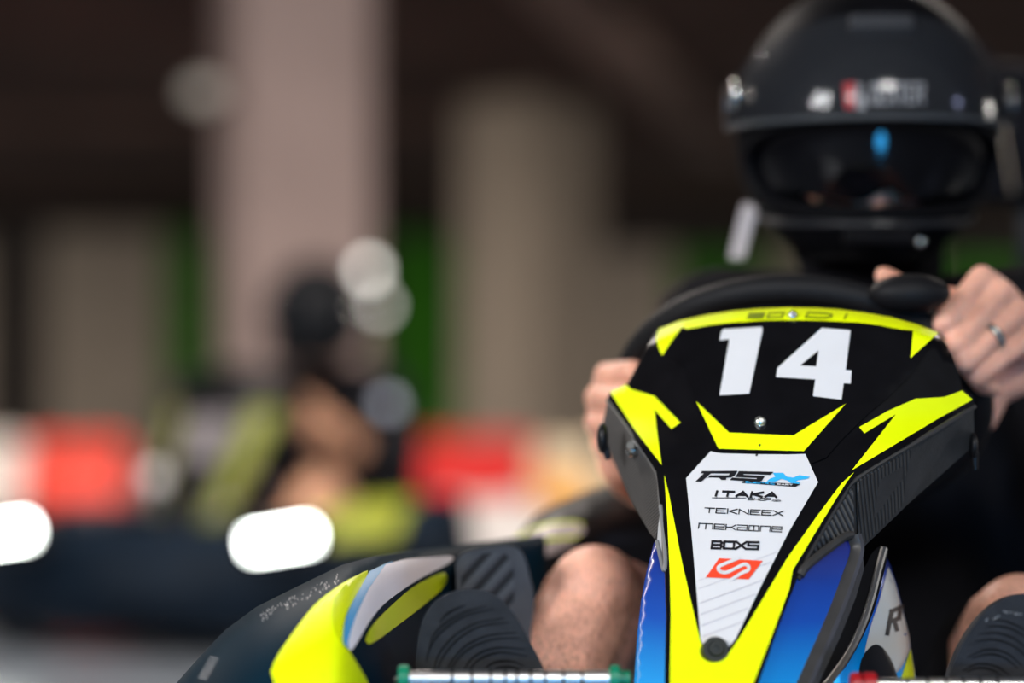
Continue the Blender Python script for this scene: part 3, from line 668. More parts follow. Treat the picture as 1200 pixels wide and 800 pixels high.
# headrest pad behind the helmet
hc_ = P(1140, 157, 2.95); bm = bmesh.new(); box(bm, (0, 0, 0), (.25, .08, .172), bevel=.035)
bmesh.ops.translate(bm, verts=bm.verts, vec=hc_); hr = from_bm('headrest', bm, SHIRT, GK)
rim('piping', [(1173, 142, 2.895), (1177, 165, 2.892), (1182, 195, 2.892), (1187, 224, 2.895)], .0015, mat('tan_piping', (.45, .36, .26), .5), hr)
bm = bmesh.new(); 
for s_ in (-.07, .07): tube(bm, smooth_path([hc_ + Vector((s_, .02, -.08)), hc_ + Vector((s_, .04, -.2)), KX(s_, 3.16) + Vector((0, .05, .5)), KX(s_, 3.16) + Vector((0, .05, .08))], 6), .012, 10)
from_bm('headrest_post', bm, BLK2, hr)
def wheel(bm, c, ax, r, w, n=40):
    c, ax = Vector(c), Vector(ax).normalized(); q = ax.to_track_quat('Z', 'Y').to_matrix()
    prof = [(.45, -.5), (.72, -.5), (.92, -.48), (1, -.36), (1, .36), (.92, .48), (.72, .5), (.45, .5), (.3, .25), (.3, -.25)]
    rings = [[bm.verts.new(c + q @ Vector((p[0] * r * math.cos(t * math.tau / n), p[0] * r * math.sin(t * math.tau / n), p[1] * w))) for t in range(n)] for p in prof]
    for k_ in range(len(prof)):
        A, B = rings[k_ - 1], rings[k_]
        for i in range(n): bm.faces.new((A[i - 1], A[i], B[i], B[i - 1]))
for u, w_ in ((-.52, 2.05), (.52, 2.05), (-.55, 3.0), (.55, 3.0)):
    bm = bmesh.new(); c = KX(u, w_); wheel(bm, (c.x, c.y, .13), (.956, -.292, 0), .13, .13); from_bm('wheel', bm, mat('tyre', (.012, .012, .012), .8), GK)
for w_ in (2.05, 3.0):
    bm = bmesh.new(); a, b = KX(-.5, w_), KX(.5, w_); cyl(bm, (a.x, a.y, .13), (b.x, b.y, .13), .015); from_bm('axle', bm, STEEL, GK)
kbox('nose_support', 0, 1.85, .19, (.16, .05, .25), BLK2)
kbox('front_bumper', -.05, 1.72, .14, (1.0, .08, .12), NAVY, bev=.03)

# ================================================================== DRIVER
DR = empty('person', (.47, 2.72, 0), 'driver in black shirt and black full-face helmet gripping the wheel of kart 14', 'person')
HCEN = P(1015, 150, 2.50)
def chain(bm, pts):
    for (a, ra), (b, rb) in zip(pts, pts[1:]): capsule(bm, a, ra, b, rb)
LS, LE, LW = P(1235, 385, 2.52), P(1300, 640, 2.50), P(1232, 425, 2.27)
RS, RE, RW = P(836, 388, 2.60), P(800, 640, 2.62), P(742, 520, 2.37)
HIP, CHEST, NECK = P(1075, 850, 2.74), P(1050, 520, 2.70), P(1026, 352, 2.62)
HR, KR, AR = P(965, 860, 2.62), P(697, 706, 2.20), P(588, 960, 2.04)
HL, KL, AL = P(1160, 870, 2.60), P(1192, 742, 2.13), P(1200, 965, 2.04)
def hand_left(bm):
    mcp = [(1150, 326, 2.185), (1172, 342, 2.18), (1192, 366, 2.178), (1204, 396, 2.18)]
    pip = [(1106, 378, 2.135), (1121, 404, 2.13), (1131, 424, 2.128), (1144, 441, 2.14)]
    dip = [(1118, 394, 2.165), (1130, 416, 2.165), (1140, 436, 2.163), (1152, 452, 2.165)]
    tip = [(1140, 400, 2.185), (1150, 422, 2.187), (1158, 442, 2.186), (1166, 456, 2.185)]
    rr = [.0118, .0117, .0110, .0101]
    for m_, p_, d_, t_, r in zip(mcp, pip, dip, tip, rr):
        chain(bm, [(P(*m_), r * 1.04), (P(*[(a + b) / 2 for a, b in zip(m_, p_)]), r * .93), (P(*p_), r * .95), (P(*d_), r * .82), (P(*t_), r * .72)])
        capsule(bm, P(*m_), r * 1.08, P(1222, 412, 2.25), .019)
    for a, b in zip(mcp, mcp[1:]): capsule(bm, P(*a) + Vector((.006, .012, 0)), .011, P(*b) + Vector((.006, .012, 0)), .011)
    chain(bm, [(P(1225, 420, 2.26), .021), (P(1180, 356, 2.235), .016), (P(1122, 352, 2.215), .0120), (P(1074, 346, 2.195), .0105), (P(1036, 323, 2.185), .0092)])   # thumb along the wheel top
    chain(bm, [(P(1226, 420, 2.26), .024), (P(1165, 455, 2.235), .017), (P(1152, 490, 2.24), .014)])     # heel of the palm
    chain(bm, [(P(1222, 415, 2.25), .026), (LW, .027)])
def hand_right(bm):
    mcp = [(712, 441, 2.275), (702, 466, 2.275), (700, 494, 2.28), (706, 520, 2.29)]
    pip = [(742, 436, 2.225), (733, 470, 2.222), (730, 500, 2.225), (733, 526, 2.235)]
    tip = [(756, 462, 2.245), (750, 490, 2.247), (748, 516, 2.25), (748, 538, 2.255)]
    for m_, p_, t_, r in zip(mcp, pip, tip, [.0130, .0130, .0122, .0112]):
        chain(bm, [(P(*m_), r * 1.05), (P(*p_), r * .92), (P(*t_), r * .74)])
        capsule(bm, P(*m_), r * 1.1, P(728, 510, 2.345), .021)
    for a, b in zip(mcp, mcp[1:]): capsule(bm, P(*a) + Vector((.004, .014, 0)), .012, P(*b) + Vector((.004, .014, 0)), .012)
    chain(bm, [(P(732, 500, 2.34), .022), (P(748, 450, 2.31), .016), (P(768, 418, 2.27), .0125), (P(785, 400, 2.245), .010)])
    chain(bm, [(P(728, 512, 2.345), .027), (P(728, 540, 2.33), .024), (P(738, 560, 2.36), .022), (RW, .028)])
def body(bm):
    hd = HCEN + Vector((.002, .012, -.012))
    ellipsoid(bm, hd + Vector((0, .012, .025)), (.076, .092, .088))
    capsule(bm, hd + Vector((0, -.022, -.05)), .055, hd + Vector((0, -.038, -.085)), .036)
    capsule(bm, hd + Vector((.0, .02, -.03)), .068, hd + Vector((0, -.01, -.05)), .058)
    # brow, nose, lips, ears
    capsule(bm, hd + Vector((-.035, -.074, .006)), .012, hd + Vector((.035, -.074, .006)), .012)
    nb = P(1026, 200, 2.418); nt_ = P(1025, 231, 2.396)
    capsule(bm, nb, .009, nt_, .0135); ellipsoid(bm, nt_ + Vector((-.012, .010, -.002)), (.009, .010, .008)); ellipsoid(bm, nt_ + Vector((.012, .010, -.002)), (.009, .010, .008))
    for s in (-1, 1): ellipsoid(bm, hd + Vector((s * .036, -.062, -.030)), (.027, .025, .022))
    capsule(bm, hd + Vector((-.016, -.080, -.063)), .007, hd + Vector((.016, -.080, -.063)), .007); capsule(bm, hd + Vector((-.014, -.078, -.074)), .008, hd + Vector((.014, -.078, -.074)), .008)
    for s in (-1, 1): ellipsoid(bm, hd + Vector((s * .080, .012, -.01)), (.008, .018, .028))
    capsule(bm, hd + Vector((0, .02, -.06)), .055, NECK, .06)
    # torso
    capsule(bm, NECK + Vector((0, .01, -.03)), .065, CHEST, .12); capsule(bm, CHEST + Vector((-.08, 0, 0)), .10, CHEST + Vector((.08, 0, 0)), .10)
    capsule(bm, CHEST, .13, HIP, .12); capsule(bm, CHEST + Vector((-.06, 0, 0)), .1, HIP + Vector((-.05, 0, 0)), .1); capsule(bm, CHEST + Vector((.06, 0, 0)), .1, HIP + Vector((.05, 0, 0)), .1)
    capsule(bm, NECK + Vector((0, .01, -.05)), .055, RS, .055); capsule(bm, NECK + Vector((0, .01, -.05)), .055, LS, .055)
    # arms
    chain(bm, [(RS, .052), ((RS + RE) / 2, .046), (RE, .038), ((RE * .6 + RW * .4), .040), (RW, .027)])
    chain(bm, [(LS, .052), ((LS + LE) / 2, .046), (LE, .038), ((LE * .6 + LW * .4), .040), (LW, .027)])
    hand_left(bm); hand_right(bm)
    # legs
    for H, K, A, s in ((HR, KR, AR, -1), (HL, KL, AL, 1)):
        chain(bm, [(H, .085), (H * .45 + K * .55, .068), (K, .050)])
        ellipsoid(bm, K + Vector((0, -.012, .004)), (.046, .044, .050))
        mid = K * .62 + A * .38
        chain(bm, [(K, .050), (mid + Vector((0, .012, 0)), .051), (K * .25 + A * .75, .036), (A, .032)])
        capsule(bm, A, .032, A + Vector((.0, .0, -.05)), .030)
bd = remeshed('body', body, SKIN, DR, .0028, 4)
# leg hair: dark fine strands stay in the skin material as streaky speckle
nt = SKIN.node_tree; pr = nt.nodes['Principled BSDF']; src = pr.inputs['Base Color'].links[0].from_socket
tc = nt.nodes.new('ShaderNodeTexCoord'); mp = nt.nodes.new('ShaderNodeMapping'); mp.inputs['Scale'].default_value = (500, 300, 110); ns = nt.nodes.new('ShaderNodeTexNoise'); ns.inputs['Scale'].default_value = 1; ns.inputs['Detail'].default_value = 2
rp2 = nt.nodes.new('ShaderNodeValToRGB'); rp2.color_ramp.elements[0].position = .52; rp2.color_ramp.elements[0].color = (0, 0, 0, 1); rp2.color_ramp.elements[1].position = .62; rp2.color_ramp.elements[1].color = (.5, .5, .5, 1)
sx = nt.nodes.new('ShaderNodeSeparateXYZ'); mr = nt.nodes.new('ShaderNodeMapRange'); mr.inputs['From Min'].default_value = .46; mr.inputs['From Max'].default_value = .40; mr.inputs['To Min'].default_value = 0; mr.inputs['To Max'].default_value = 1
mu = nt.nodes.new('ShaderNodeMath'); mu.operation = 'MULTIPLY'; mx = nt.nodes.new('ShaderNodeMixRGB'); mx.inputs['Color2'].default_value = (.13, .06, .035, 1)
L = nt.links.new
L(tc.outputs['Object'], mp.inputs['Vector']); L(mp.outputs['Vector'], ns.inputs['Vector']); L(ns.outputs['Fac'], rp2.inputs['Fac']); L(tc.outputs['Object'], sx.inputs[0]); L(sx.outputs['Z'], mr.inputs['Value'])
L(rp2.outputs['Color'], mu.inputs[0]); L(mr.outputs['Result'], mu.inputs[1]); L(mu.outputs[0], mx.inputs['Fac']); L(src, mx.inputs['Color1']); L(mx.outputs['Color'], pr.inputs['Base Color'])

# clothes
def shirt(bm):
    capsule(bm, NECK + Vector((0, .015, -.02)), .078, CHEST + Vector((0, 0, .02)), .142)
    for s in (-1, 1):
        capsule(bm, CHEST + Vector((s * .08, 0, 0)), .118, HIP + Vector((s * .06, 0, .04)), .122)
    capsule(bm, CHEST, .145, HIP + Vector((0, 0, .03)), .135)
    capsule(bm, NECK + Vector((0, .015, -.035)), .066, RS, .068); capsule(bm, NECK + Vector((0, .015, -.045)), .064, LS, .068)
    chain(bm, [(RS, .068), ((RS + RE) / 2, .064), (RE, .056), (RE * .72 + RW * .28, .052)])
    chain(bm, [(LS, .068), ((LS + LE) / 2, .064), (LE, .056), (LE * .72 + LW * .28, .052)])
    # sleeve folds
    for k_ in range(5):
        c = RS * (1 - k_ / 5) + RE * (k_ / 5); ellipsoid(bm, c + Vector((.006 * (-1) ** k_, 0, 0)), (.070, .068, .014), Matrix.Rotation(.4 * (-1) ** k_, 3, 'Y'))
remeshed('shirt', shirt, SHIRT, DR, .007, 4)
def shorts(bm):
    for H, K, e_ in ((HR, KR, .70), (HL, KL, .74)):
        chain(bm, [(H, .100), (H * (1 - e_ * .6) + K * e_ * .6, .082), (H * (1 - e_) + K * e_, .074)])
    ellipsoid(bm, HIP + Vector((0, -.02, -.0)), (.15, .13, .11))
remeshed('shorts', shorts, mat('black_shorts', (.008, .008, .010), .9, spec=.1, var=.3, vscale=15), DR, .007, 4)
# balaclava at the neck
bm = bmesh.new(); tube(bm, smooth_path([HCEN + Vector((0, .02, -.10)), NECK + Vector((0, 0, .035)), NECK + Vector((0, .012, -.03))], 6), [.078] * 4 + [.074] * 5 + [.084] * 4, 28); from_bm('neck_warmer', bm, SHIRT, DR)

# shoes
def shoe(outline, d0, ytop, ankle, lab, grooves):
    Ds = lambda x, y: d0 + .0003 * (y - ytop)
    sole_ = curve2(outline, 4)
    sh = panel('shoe', sole_, Ds, RUB, DR, thick=.020, step=9); sh['label'] = lab
    # upper: loft from the sole outline back to the ankle
    cx = sum(p[0] for p in sole_) / len(sole_); bm = bmesh.new(); rows = []
    n = len(sole_)
    for t, sc, up in ((0, .95, 0), (.25, .98, .0), (.55, .9, .12), (.8, .7, .28), (1.0, .5, .42)):
        row = []
        for (x, y) in sole_:
            p = P(x, y, Ds(x, y) + .018); c = P(cx, ytop + 150, Ds(cx, ytop + 150) + .018)
            q = c + (p - c) * sc; q += Vector((0, .085 * t, 0)) + (ankle - c) * Vector((1, 0, 1)).length * 0
            q += (Vector((ankle.x, 0, ankle.z)) - Vector((c.x, 0, c.z))) * up * .9
            row.append(bm.verts.new(q))
        rows.append(row)
    for A, B in zip(rows, rows[1:]):
        for i in range(n): bm.faces.new((A[i - 1], A[i], B[i], B[i - 1]))
    bm.faces.new(rows[-1])
    from_bm('upper', bm, mat('shoe_fabric', (.012, .012, .014), .8, var=.2, vscale=40), sh)
    bm = bmesh.new(); qs = []
    for g in grooves:
        pl = curve2(g, 6); m_ = len(pl) - 1
        for i, (a, b) in enumerate(zip(pl, pl[1:])): qs.append(stroke_quads(a, b, 1.0 + 1.5 * math.sin(math.pi * (i + .5) / m_)))
    quads_bm(bm, qs, Ds, .0005, .0004); from_bm('tread_groove', bm, GRV, sh, smooth=False)
    return sh, Ds
def gz(l): return [(460 + x / 3.477, 570 + y / 3.477) for x, y in l]
RG = [gz(l) for l in ([(192, 552), (220, 520), (255, 498), (292, 484)], [(147, 655), (170, 600), (225, 548), (300, 508), (380, 486)], [(138, 712), (150, 660), (200, 590), (290, 528), (410, 498)],
     [(168, 740), (190, 680), (250, 608), (340, 556), (452, 535)], [(182, 742), (210, 685), (270, 618), (360, 568), (474, 553)], [(222, 742), (255, 690), (310, 640), (390, 606), (502, 593)], [(236, 744), (275, 690), (330, 650), (410, 622), (514, 616)],
     [(290, 745), (320, 702), (370, 670), (440, 655), (535, 662)], [(310, 748), (345, 708), (395, 684), (455, 675), (546, 690)], [(368, 750), (400, 722), (440, 710), (490, 712), (535, 730)], [(400, 752), (430, 738), (470, 733), (510, 742), (530, 752)])]
shoe([(487, 800), (488, 764), (495, 727), (511, 703), (533, 692), (557, 690), (581, 697), (603, 720), (622, 754), (638, 786), (650, 830), (646, 890), (630, 960), (618, 1010), (592, 1045), (558, 1045), (530, 1015), (512, 940), (496, 860)], 1.842, 690, AR,
     'black rubber shoe sole behind the green-capped pedal', RG)
def gy(l): return [(930 + x / 4.444, 620 + y / 4.444) for x, y in l]
LG = [gy(l) for l in ([(1035, 470), (1100, 478), (1160, 500), (1230, 540)], [(1005, 505), (1080, 505), (1150, 525), (1230, 575)], [(965, 545), (1060, 540), (1150, 570), (1240, 640)], [(945, 582), (1050, 575), (1150, 610), (1240, 690)],
      [(905, 665), (1010, 625), (1110, 645), (1190, 710)], [(930, 670), (1020, 650), (1100, 670), (1165, 720)], [(880, 735), (960, 700), (1060, 715), (1130, 770)], [(900, 740), (970, 720), (1040, 735), (1090, 775)])]
lsh, Dl = shoe([(1108, 810), (1114, 785), (1126, 757), (1143, 730), (1165, 708), (1192, 696), (1222, 698), (1250, 720), (1268, 760), (1275, 820), (1268, 900), (1255, 980), (1235, 1035), (1200, 1045), (1168, 1020), (1140, 950), (1115, 870)], 1.842, 696, AL,
     'black rubber shoe sole behind the red-capped pedal', LG)
bm = bmesh.new(); qs = []
for i in range(26):
    x, y = gy([(1000 + random.random() * 190, 0)])[0][0], 0
    y = 727 - (x - 1154) * .30 + random.uniform(-1.2, 1.2) if x < 1175 else 716 + (x - 1175) * .2 + random.uniform(-1, 1)
    qs.append(stroke_quads((x, y), (x + random.uniform(.4, 1.6), y + random.uniform(-.5, .5)), random.uniform(.5, 1.1)))
quads_bm(bm, qs, Dl, .0006, .0004); from_bm('grit', bm, mat('grit_grey', (.4, .4, .4), .3, spec=.8), lsh, smooth=False)

# ring on the ring finger
bm = bmesh.new(); rc = P(1159, 397, 2.155); ax = (P(1192, 366, 2.178) - P(1131, 424, 2.128)).normalized(); q = ax.to_track_quat('Z', 'Y').to_matrix()
for o_ in (-.0022, .0022): tube(bm, [rc + q @ Vector((.0128 * math.cos(t * math.tau / 32), .0128 * math.sin(t * math.tau / 32), o_)) for t in range(32)], .0025, 8, closed=True, flat=1)
from_bm('ring', bm, STEEL, DR)

# helmet
A_, B_, C_ = .136, .154, .165
YAW = Matrix.Rotation(math.radians(-2), 3, 'Z')
def hs(th, ph, off=0.0):
    """helmet surface; th azimuth from the front, ph elevation"""
    s = max(0, min(1, (-ph - math.radians(12)) / math.radians(60)))
    top = 1 if ph < 0 else .90
    x = (A_ + off) * math.sin(th) * math.cos(ph) * (1 - .36 * s * s); y = -(B_ + off) * math.cos(th) * math.cos(ph) * (1 + (.06 * s if math.cos(th) > 0 else -.1 * s)); z = (C_ * top + off) * math.sin(ph)
    return HCEN + YAW @ Vector((x, y, z))
THM, PHC, PHH = math.radians(72), math.radians(-20), math.radians(17)
def port(th, ph):
    return (abs(th) / THM) ** 2.8 + (abs(ph - PHC - .03 * (abs(th) / THM) ** 2) / PHH) ** 2.8
NT, NP = 180, 96
bm = bmesh.new(); grid = {}
P0 = math.radians(-57)
for j in range(NP + 1):
    ph = P0 + (math.pi / 2 - .02 - P0) * j / NP
    for i in range(NT):
        grid[i, j] = [-math.pi + 2 * math.pi * i / NT, ph]
keep = []
for j in range(NP):
    for i in range(NT):
        q = [(i, j), ((i + 1) % NT, j), ((i + 1) % NT, j + 1), (i, j + 1)]
        t = grid[q[0]][0] + math.pi / NT; p = grid[q[0]][1] + (math.pi / 2 - P0) / NP / 2
        if port(t, p) > 1: keep.append(q)
used = {}
for q in keep:
    for k_ in q: used[k_] = used.get(k_, 0) + 1
for k_, c in used.items():
    t, p = grid[k_]
    if 0 < k_[1] < NP and c < 4 and abs(t) < THM * 1.2:
        f_ = port(t, p) ** (-1 / 2.8); t2 = t * f_; pc = PHC + .03 * (abs(t) / THM) ** 2; grid[k_] = [t2, pc + (p - pc) * f_]
VV = {k_: bm.verts.new(hs(*grid[k_])) for k_ in used}
for q in keep: bm.faces.new([VV[k_] for k_ in q])
tops = [VV[(i, NP)] for i in range(NT)]; bm.faces.new(tops)
bmesh.ops.recalc_face_normals(bm, faces=bm.faces)
bmesh.ops.solidify(bm, geom=list(bm.faces), thickness=.018)
hel = from_bm('helmet', bm, HELM, DR, angle=40)
def contour(k_, off): 
    out = []
    for i in range(72):
        a = i / 72 * math.tau; ca, sa = math.cos(a), math.sin(a); e_ = 2 / 2.8
        t = THM * k_ * math.copysign(abs(ca) ** e_, ca); p = PHC + .03 * (abs(t) / THM) ** 2 + PHH * k_ * math.copysign(abs(sa) ** e_, sa); out.append(hs(t, p, off))
    return out
bm = bmesh.new(); tube(bm, contour(1.0, .000), .0042, 8, closed=True); from_bm('port_seal', bm, mat('seal_rubber', (.003, .003, .004), .6, spec=.1), hel)
def spatch(name, t0, t1, p_lo, p_hi, off, thick, m, n=48, k=14):
    bm = bmesh.new(); rows = []
    for j in range(k + 1):
        r_ = []
        for i in range(n + 1):
            t = t0 + (t1 - t0) * i / n; p = p_lo(t) + (p_hi(t) - p_lo(t)) * j / k; r_.append(bm.verts.new(hs(t, p, off)))
        rows.append(r_)
    for j in range(k):
        for i in range(n): bm.faces.new((rows[j][i], rows[j][i + 1], rows[j + 1][i + 1], rows[j + 1][i]))
    bmesh.ops.recalc_face_normals(bm, faces=bm.faces); bmesh.ops.solidify(bm, geom=list(bm.faces), thickness=thick)
    return from_bm(name, bm, m, hel)
R_ = math.radians
SMOKE = mat('raised_visor_smoke', (.035, .038, .044), .10, spec=.5, alpha=.26)
spatch('visor', R_(-80), R_(80), lambda t: R_(-2.5) + R_(2) * (t / R_(80)) ** 2, lambda t: R_(38) * max(.25, math.cos(t * .78)), .011, .0025, SMOKE)
bm = bmesh.new(); tube(bm, [hs(R_(-80 + 160 * i / 48), R_(-2.8) + R_(2) * ((-80 + 160 * i / 48) / 80) ** 2, .011) for i in range(49)], .0032, 8); from_bm('visor_edge', bm, mat('visor_edge_grey', (.05, .055, .06), .25), hel)
SUNV = mat('dark_sun_visor', (.002, .002, .003), .06, spec=.3, alpha=.96)
spatch('sun_visor', R_(-66), R_(66), lambda t: R_(-34.5) + R_(11) * abs(t / R_(66)) ** 1.5 - R_(5.5) * math.exp(-((t - R_(3)) / R_(8)) ** 2) * -1, lambda t: R_(-3), -.010, .0025, SUNV)
for s in (-1, 1):
    bm = bmesh.new(); c = hs(R_(82 * s), R_(8), .008); cyl(bm, c - Vector((s * .006, 0, 0)), c + Vector((s * .006, 0, 0)), .020, n=32); from_bm('visor_pivot', bm, mat('pivot_grey', (.04, .036, .034), .3, spec=.6), hel)
# brow vent, chin vent, lower ridge
bm = bmesh.new(); c = hs(0, R_(34), .004); box(bm, c, (.062, .016, .018), Matrix.Rotation(R_(-35), 3, 'X'), bevel=.004); from_bm('brow_vent', bm, mat('vent_grey', (.035, .037, .042), .4), hel)
bm = bmesh.new(); c = hs(0, R_(-46), .003); box(bm, c, (.07, .014, .014), Matrix.Rotation(R_(40), 3, 'X'), bevel=.004); from_bm('chin_vent', bm, BLK2, hel)
bm = bmesh.new(); tube(bm, [hs(R_(-95 + 190 * i / 40), R_(-41) + R_(8) * abs((-95 + 190 * i / 40) / 95) ** 2, .001) for i in range(41)], .0034, 8); from_bm('chin_ridge', bm, mat('ridge_grey', (.02, .021, .024), .3, spec=.6), hel)
bm = bmesh.new(); tube(bm, [hs(R_(-180 + 360 * i / 72), P0, -.008) for i in range(72)], .009, 10, closed=True); from_bm('neck_roll', bm, BLK2, hel)
bm = bmesh.new()
for px, py in ((868, 108),): 
    c = hs(R_(-70), R_(10), .013); ellipsoid(bm, c, (.006, .012, .016))
from_bm('visor_tab', bm, STEEL, hel)
# forehead badge: red block and pale letters seen through the raised visor
def Dhelm(x, y):
    # depth of the helmet front under pixel (x, y)
    d = 2.35
    for _ in range(8):
        p = P(x, y, d) - HCEN; vx, vz = p.x / A_, p.z / (C_ * .9)
        d = HCEN.y - B_ * math.sqrt(max(0.02, 1 - vx * vx - vz * vz))
    return d
WBL = mat('pale_badge_ink', (.7, .7, .72), .5)
panel('badge', [(988, 97), (1002, 96), (1002, 127), (990, 127), (989, 112)], Dhelm, mat('badge_red', (.9, .04, .05), .5), hel, off=.002, thick=.001, step=5)
panel('badge', [(1004, 97), (1009, 97), (1009, 110), (1015, 112), (1015, 128), (1003, 128)], Dhelm, WBL, hel, off=.002, thick=.001, step=5)
word('lettering', 'DEXTER', (1021, 121), (1082, 120), 22, 3.2, Dhelm, WBL, hel, .0025, gap=.28)
# white strap end hanging beside the helmet
bm = bmesh.new(); a, b = P(880, 240, 2.58), P(864, 303, 2.56); box(bm, (0, 0, 0), (.019, .004, (b - a).length), bevel=.0015)
bmesh.ops.transform(bm, matrix=Matrix.Translation((a + b) / 2) @ (a - b).to_track_quat('Z', 'Y').to_matrix().to_4x4(), verts=bm.verts)
from_bm('chin_strap', bm, mat('strap_white', (.55, .52, .54), .6), hel)['label'] = 'white strap end'
bm = bmesh.new(); c = hs(R_(32), R_(-48), .002); ellipsoid(bm, c, (.0055, .0055, .0055)); from_bm('strap_stud', bm, STEEL, hel)
# eyes behind the dark visor
hd = HCEN + Vector((.002, .012, -.012))
for s in (-1, 1):
    bm = bmesh.new(); ellipsoid(bm, hd + Vector((s * .032, -.074, -.012)), (.012, .012, .011)); from_bm('eye', bm, mat('eye_white', (.6, .58, .55), .2), DR)

# ================================================================== SECOND KART (built about its own base, then placed)
def local(name, loc, rz, label, cat): return empty(name, loc, label, cat, rz=rz)
AZ = math.radians(-18)
K2 = local('go_kart', (-.56, 6.66, 0), AZ, 'dark second kart with two white headlights on, blurred behind the front one', 'go kart')
def lb(name, m, parent, fn, smooth=True):
    bm = bmesh.new(); fn(bm); return from_bm(name, bm, m, parent, smooth=smooth)
def hull(bm, secs):
    """loft closed sections (lists of points)"""
    rings = [[bm.verts.new(p) for p in s] for s in secs]; n = len(secs[0])
    for A, B in zip(rings, rings[1:]):
        for i in range(n): bm.faces.new((A[i - 1], A[i], B[i], B[i - 1]))
    bm.faces.new(rings[0][::-1]); bm.faces.new(rings[-1])
NAVY2 = mat('navy_fairing', (.003, .008, .016), .5, spec=.12, coat=.0, var=.2, vscale=6)
YELD = mat('lime_paint', (.22, .25, .008), .35, coat=.2, var=.05)
def bumper(bm):
    secs = []
    for i in range(17):
        u = -1 + i / 8; x = .66 * u; y = -.98 + .30 * abs(u) ** 2.6; h = .27 - .04 * abs(u) ** 3; d = .15
        secs.append([(x, y + d, .05), (x, y, .07), (x, y - .035, .15), (x, y - .01, h), (x, y + d * .6, h + .05), (x, y + d, h + .03)])
    hull(bm, secs)
fb = lb('front_fairing', NAVY2, K2, bumper)
LED = mat('headlight_led', (1, 1, 1), .3, emit=(.93, 1, .95), estr=26)
for s in (-1, 1):
    x = .364 * s
    hb = lb('headlight', BLK2, K2, lambda bm: box(bm, (x, -1.0, .292), (.21, .06, .085), Matrix.Rotation(-s * .0, 3, 'Z'), bevel=.02))
    lb('lens', LED, hb, lambda bm: box(bm, (x, -1.032, .292), (.155, .012, .038), Matrix.Rotation(-.16, 3, 'Y'), bevel=.005))
# front wings with lime patches and upper cowl
for s in (-1, 1):
    def wing(bm, s=s):
        secs = []
        for i in range(9):
            u = i / 8; x = s * (.24 + .40 * u); y = -.86 + .18 * u; z = (.265 if s > 0 else .225) + (.07 if s > 0 else .03) * math.sin(u * 2.2)
            secs.append([(x, y - .10, z - .06), (x, y - .02, z + .02), (x, y + .16, z + .05), (x, y + .22, z - .08)])
        hull(bm, secs)
    wg = lb('front_wing', NAVY2, K2, wing)
    def wp(bm, s=s):
        secs = []
        for i in range(6):
            u = .25 + .11 * i; x = s * (.24 + .40 * u); y = -.86 + .18 * u; z = (.265 if s > 0 else .225) + (.07 if s > 0 else .03) * math.sin(u * 2.2)
            secs.append([(x, y - .09, z - .045), (x, y - .026, z + .022), (x, y + .08, z + .04), (x, y + .078, z + .032), (x, y - .02, z + .01), (x, y - .08, z - .05)])
        hull(bm, secs)
    lb('lime_patch', YELD, wg, wp)
def nas(bm):
    secs = []
    for i in range(9):
        t = i / 8; z = .30 + .38 * t; y = -.80 + .28 * t; w = .07 + .11 * t ** .8
        secs.append([(-w, y + .05, z), (-w * .6, y - .005, z), (0, y - .015, z), (w * .6, y - .005, z), (w, y + .05, z), (w * .7, y + .07, z), (-w * .7, y + .07, z)])
    hull(bm, secs)
ns_ = lb('front_panel', BLK, K2, nas)
for s in (-1, 1):
    def strip(bm, s=s):
        secs = []
        for i in range(7):
            t = .05 + .72 * i / 6; z = .30 + .38 * t; y = -.80 + .28 * t; w = .07 + .11 * t ** .8
            secs.append([(s * w * .62, y - .008, z), (s * w * .98, y + .044, z), (s * w * .98, y + .040, z), (s * w * .62, y - .014, z)])
        hull(bm, secs)
    lb('yellow_band', mat('olive_paint', (.15, .17, .008), .35, coat=.2), ns_, strip)
lb('number_plate', mat('plate_grey', (.12, .11, .12), .4), ns_, lambda bm: box(bm, (0, -.665, .52), (.10, .004, .14), Matrix.Rotation(-.63, 3, 'X'), bevel=.001))
for s in (-1, 1):
    def pod(bm, s=s):
        secs = []
        for i in range(9):
            t = i / 8; y = -.42 + .90 * t; b = math.sin(math.pi * min(1, .25 + .75 * t)) * .05
            secs.append([(s * .40, y, .07), (s * .66, y, .08), (s * .69, y, .20), (s * .62, y, .28 + b), (s * .44, y, .26 + b)])
        hull(bm, secs)
    pd_ = lb('side_pod', mat('pod_white', (.72, .68, .66), .35) if s > 0 else NAVY2, K2, pod)
    lb('pod_stripe', mat('pod_white', (.72, .68, .66), .35), pd_, lambda bm: box(bm, (s * .694, .02, .17), (.012, .6, .07), Matrix.Rotation(-s * .2, 3, 'Y'), bevel=.003))
for x, y, r in ((-.56, -.58, .13), (.56, -.58, .13), (-.58, .52, .14), (.58, .52, .14)):
    wl = lb('wheel', mat('tyre', (.012, .012, .012), .8), K2, lambda bm: wheel(bm, (x, y, r), (1, 0, 0), r, .15))
    lb('wheel_rim', STEEL, wl, lambda bm: cyl(bm, (x - .05, y, r), (x + .05, y, r), r * .42))
lb('floor_tray', PLAIN, K2, lambda bm: box(bm, (0, -.15, .06), (.74, 1.5, .025), bevel=.005))
lb('rear_axle', STEEL, K2, lambda bm: cyl(bm, (-.56, .52, .14), (.56, .52, .14), .016))
def seat2(bm):
    secs = []
    for i in range(9):
        u = -1 + i / 4; x = .2 * u
        secs.append([(x, -.12, .10 + .08 * abs(u) ** 3), (x, .12, .10 + .05 * abs(u) ** 3), (x, .26, .22), (x, .36, .62 - .08 * abs(u) ** 3), (x, .38, .62 - .08 * abs(u) ** 3), (x, .30, .2), (x, .13, .075), (x, -.12, .075)])
    hull(bm, secs)
lb('seat', BLK2, K2, seat2)
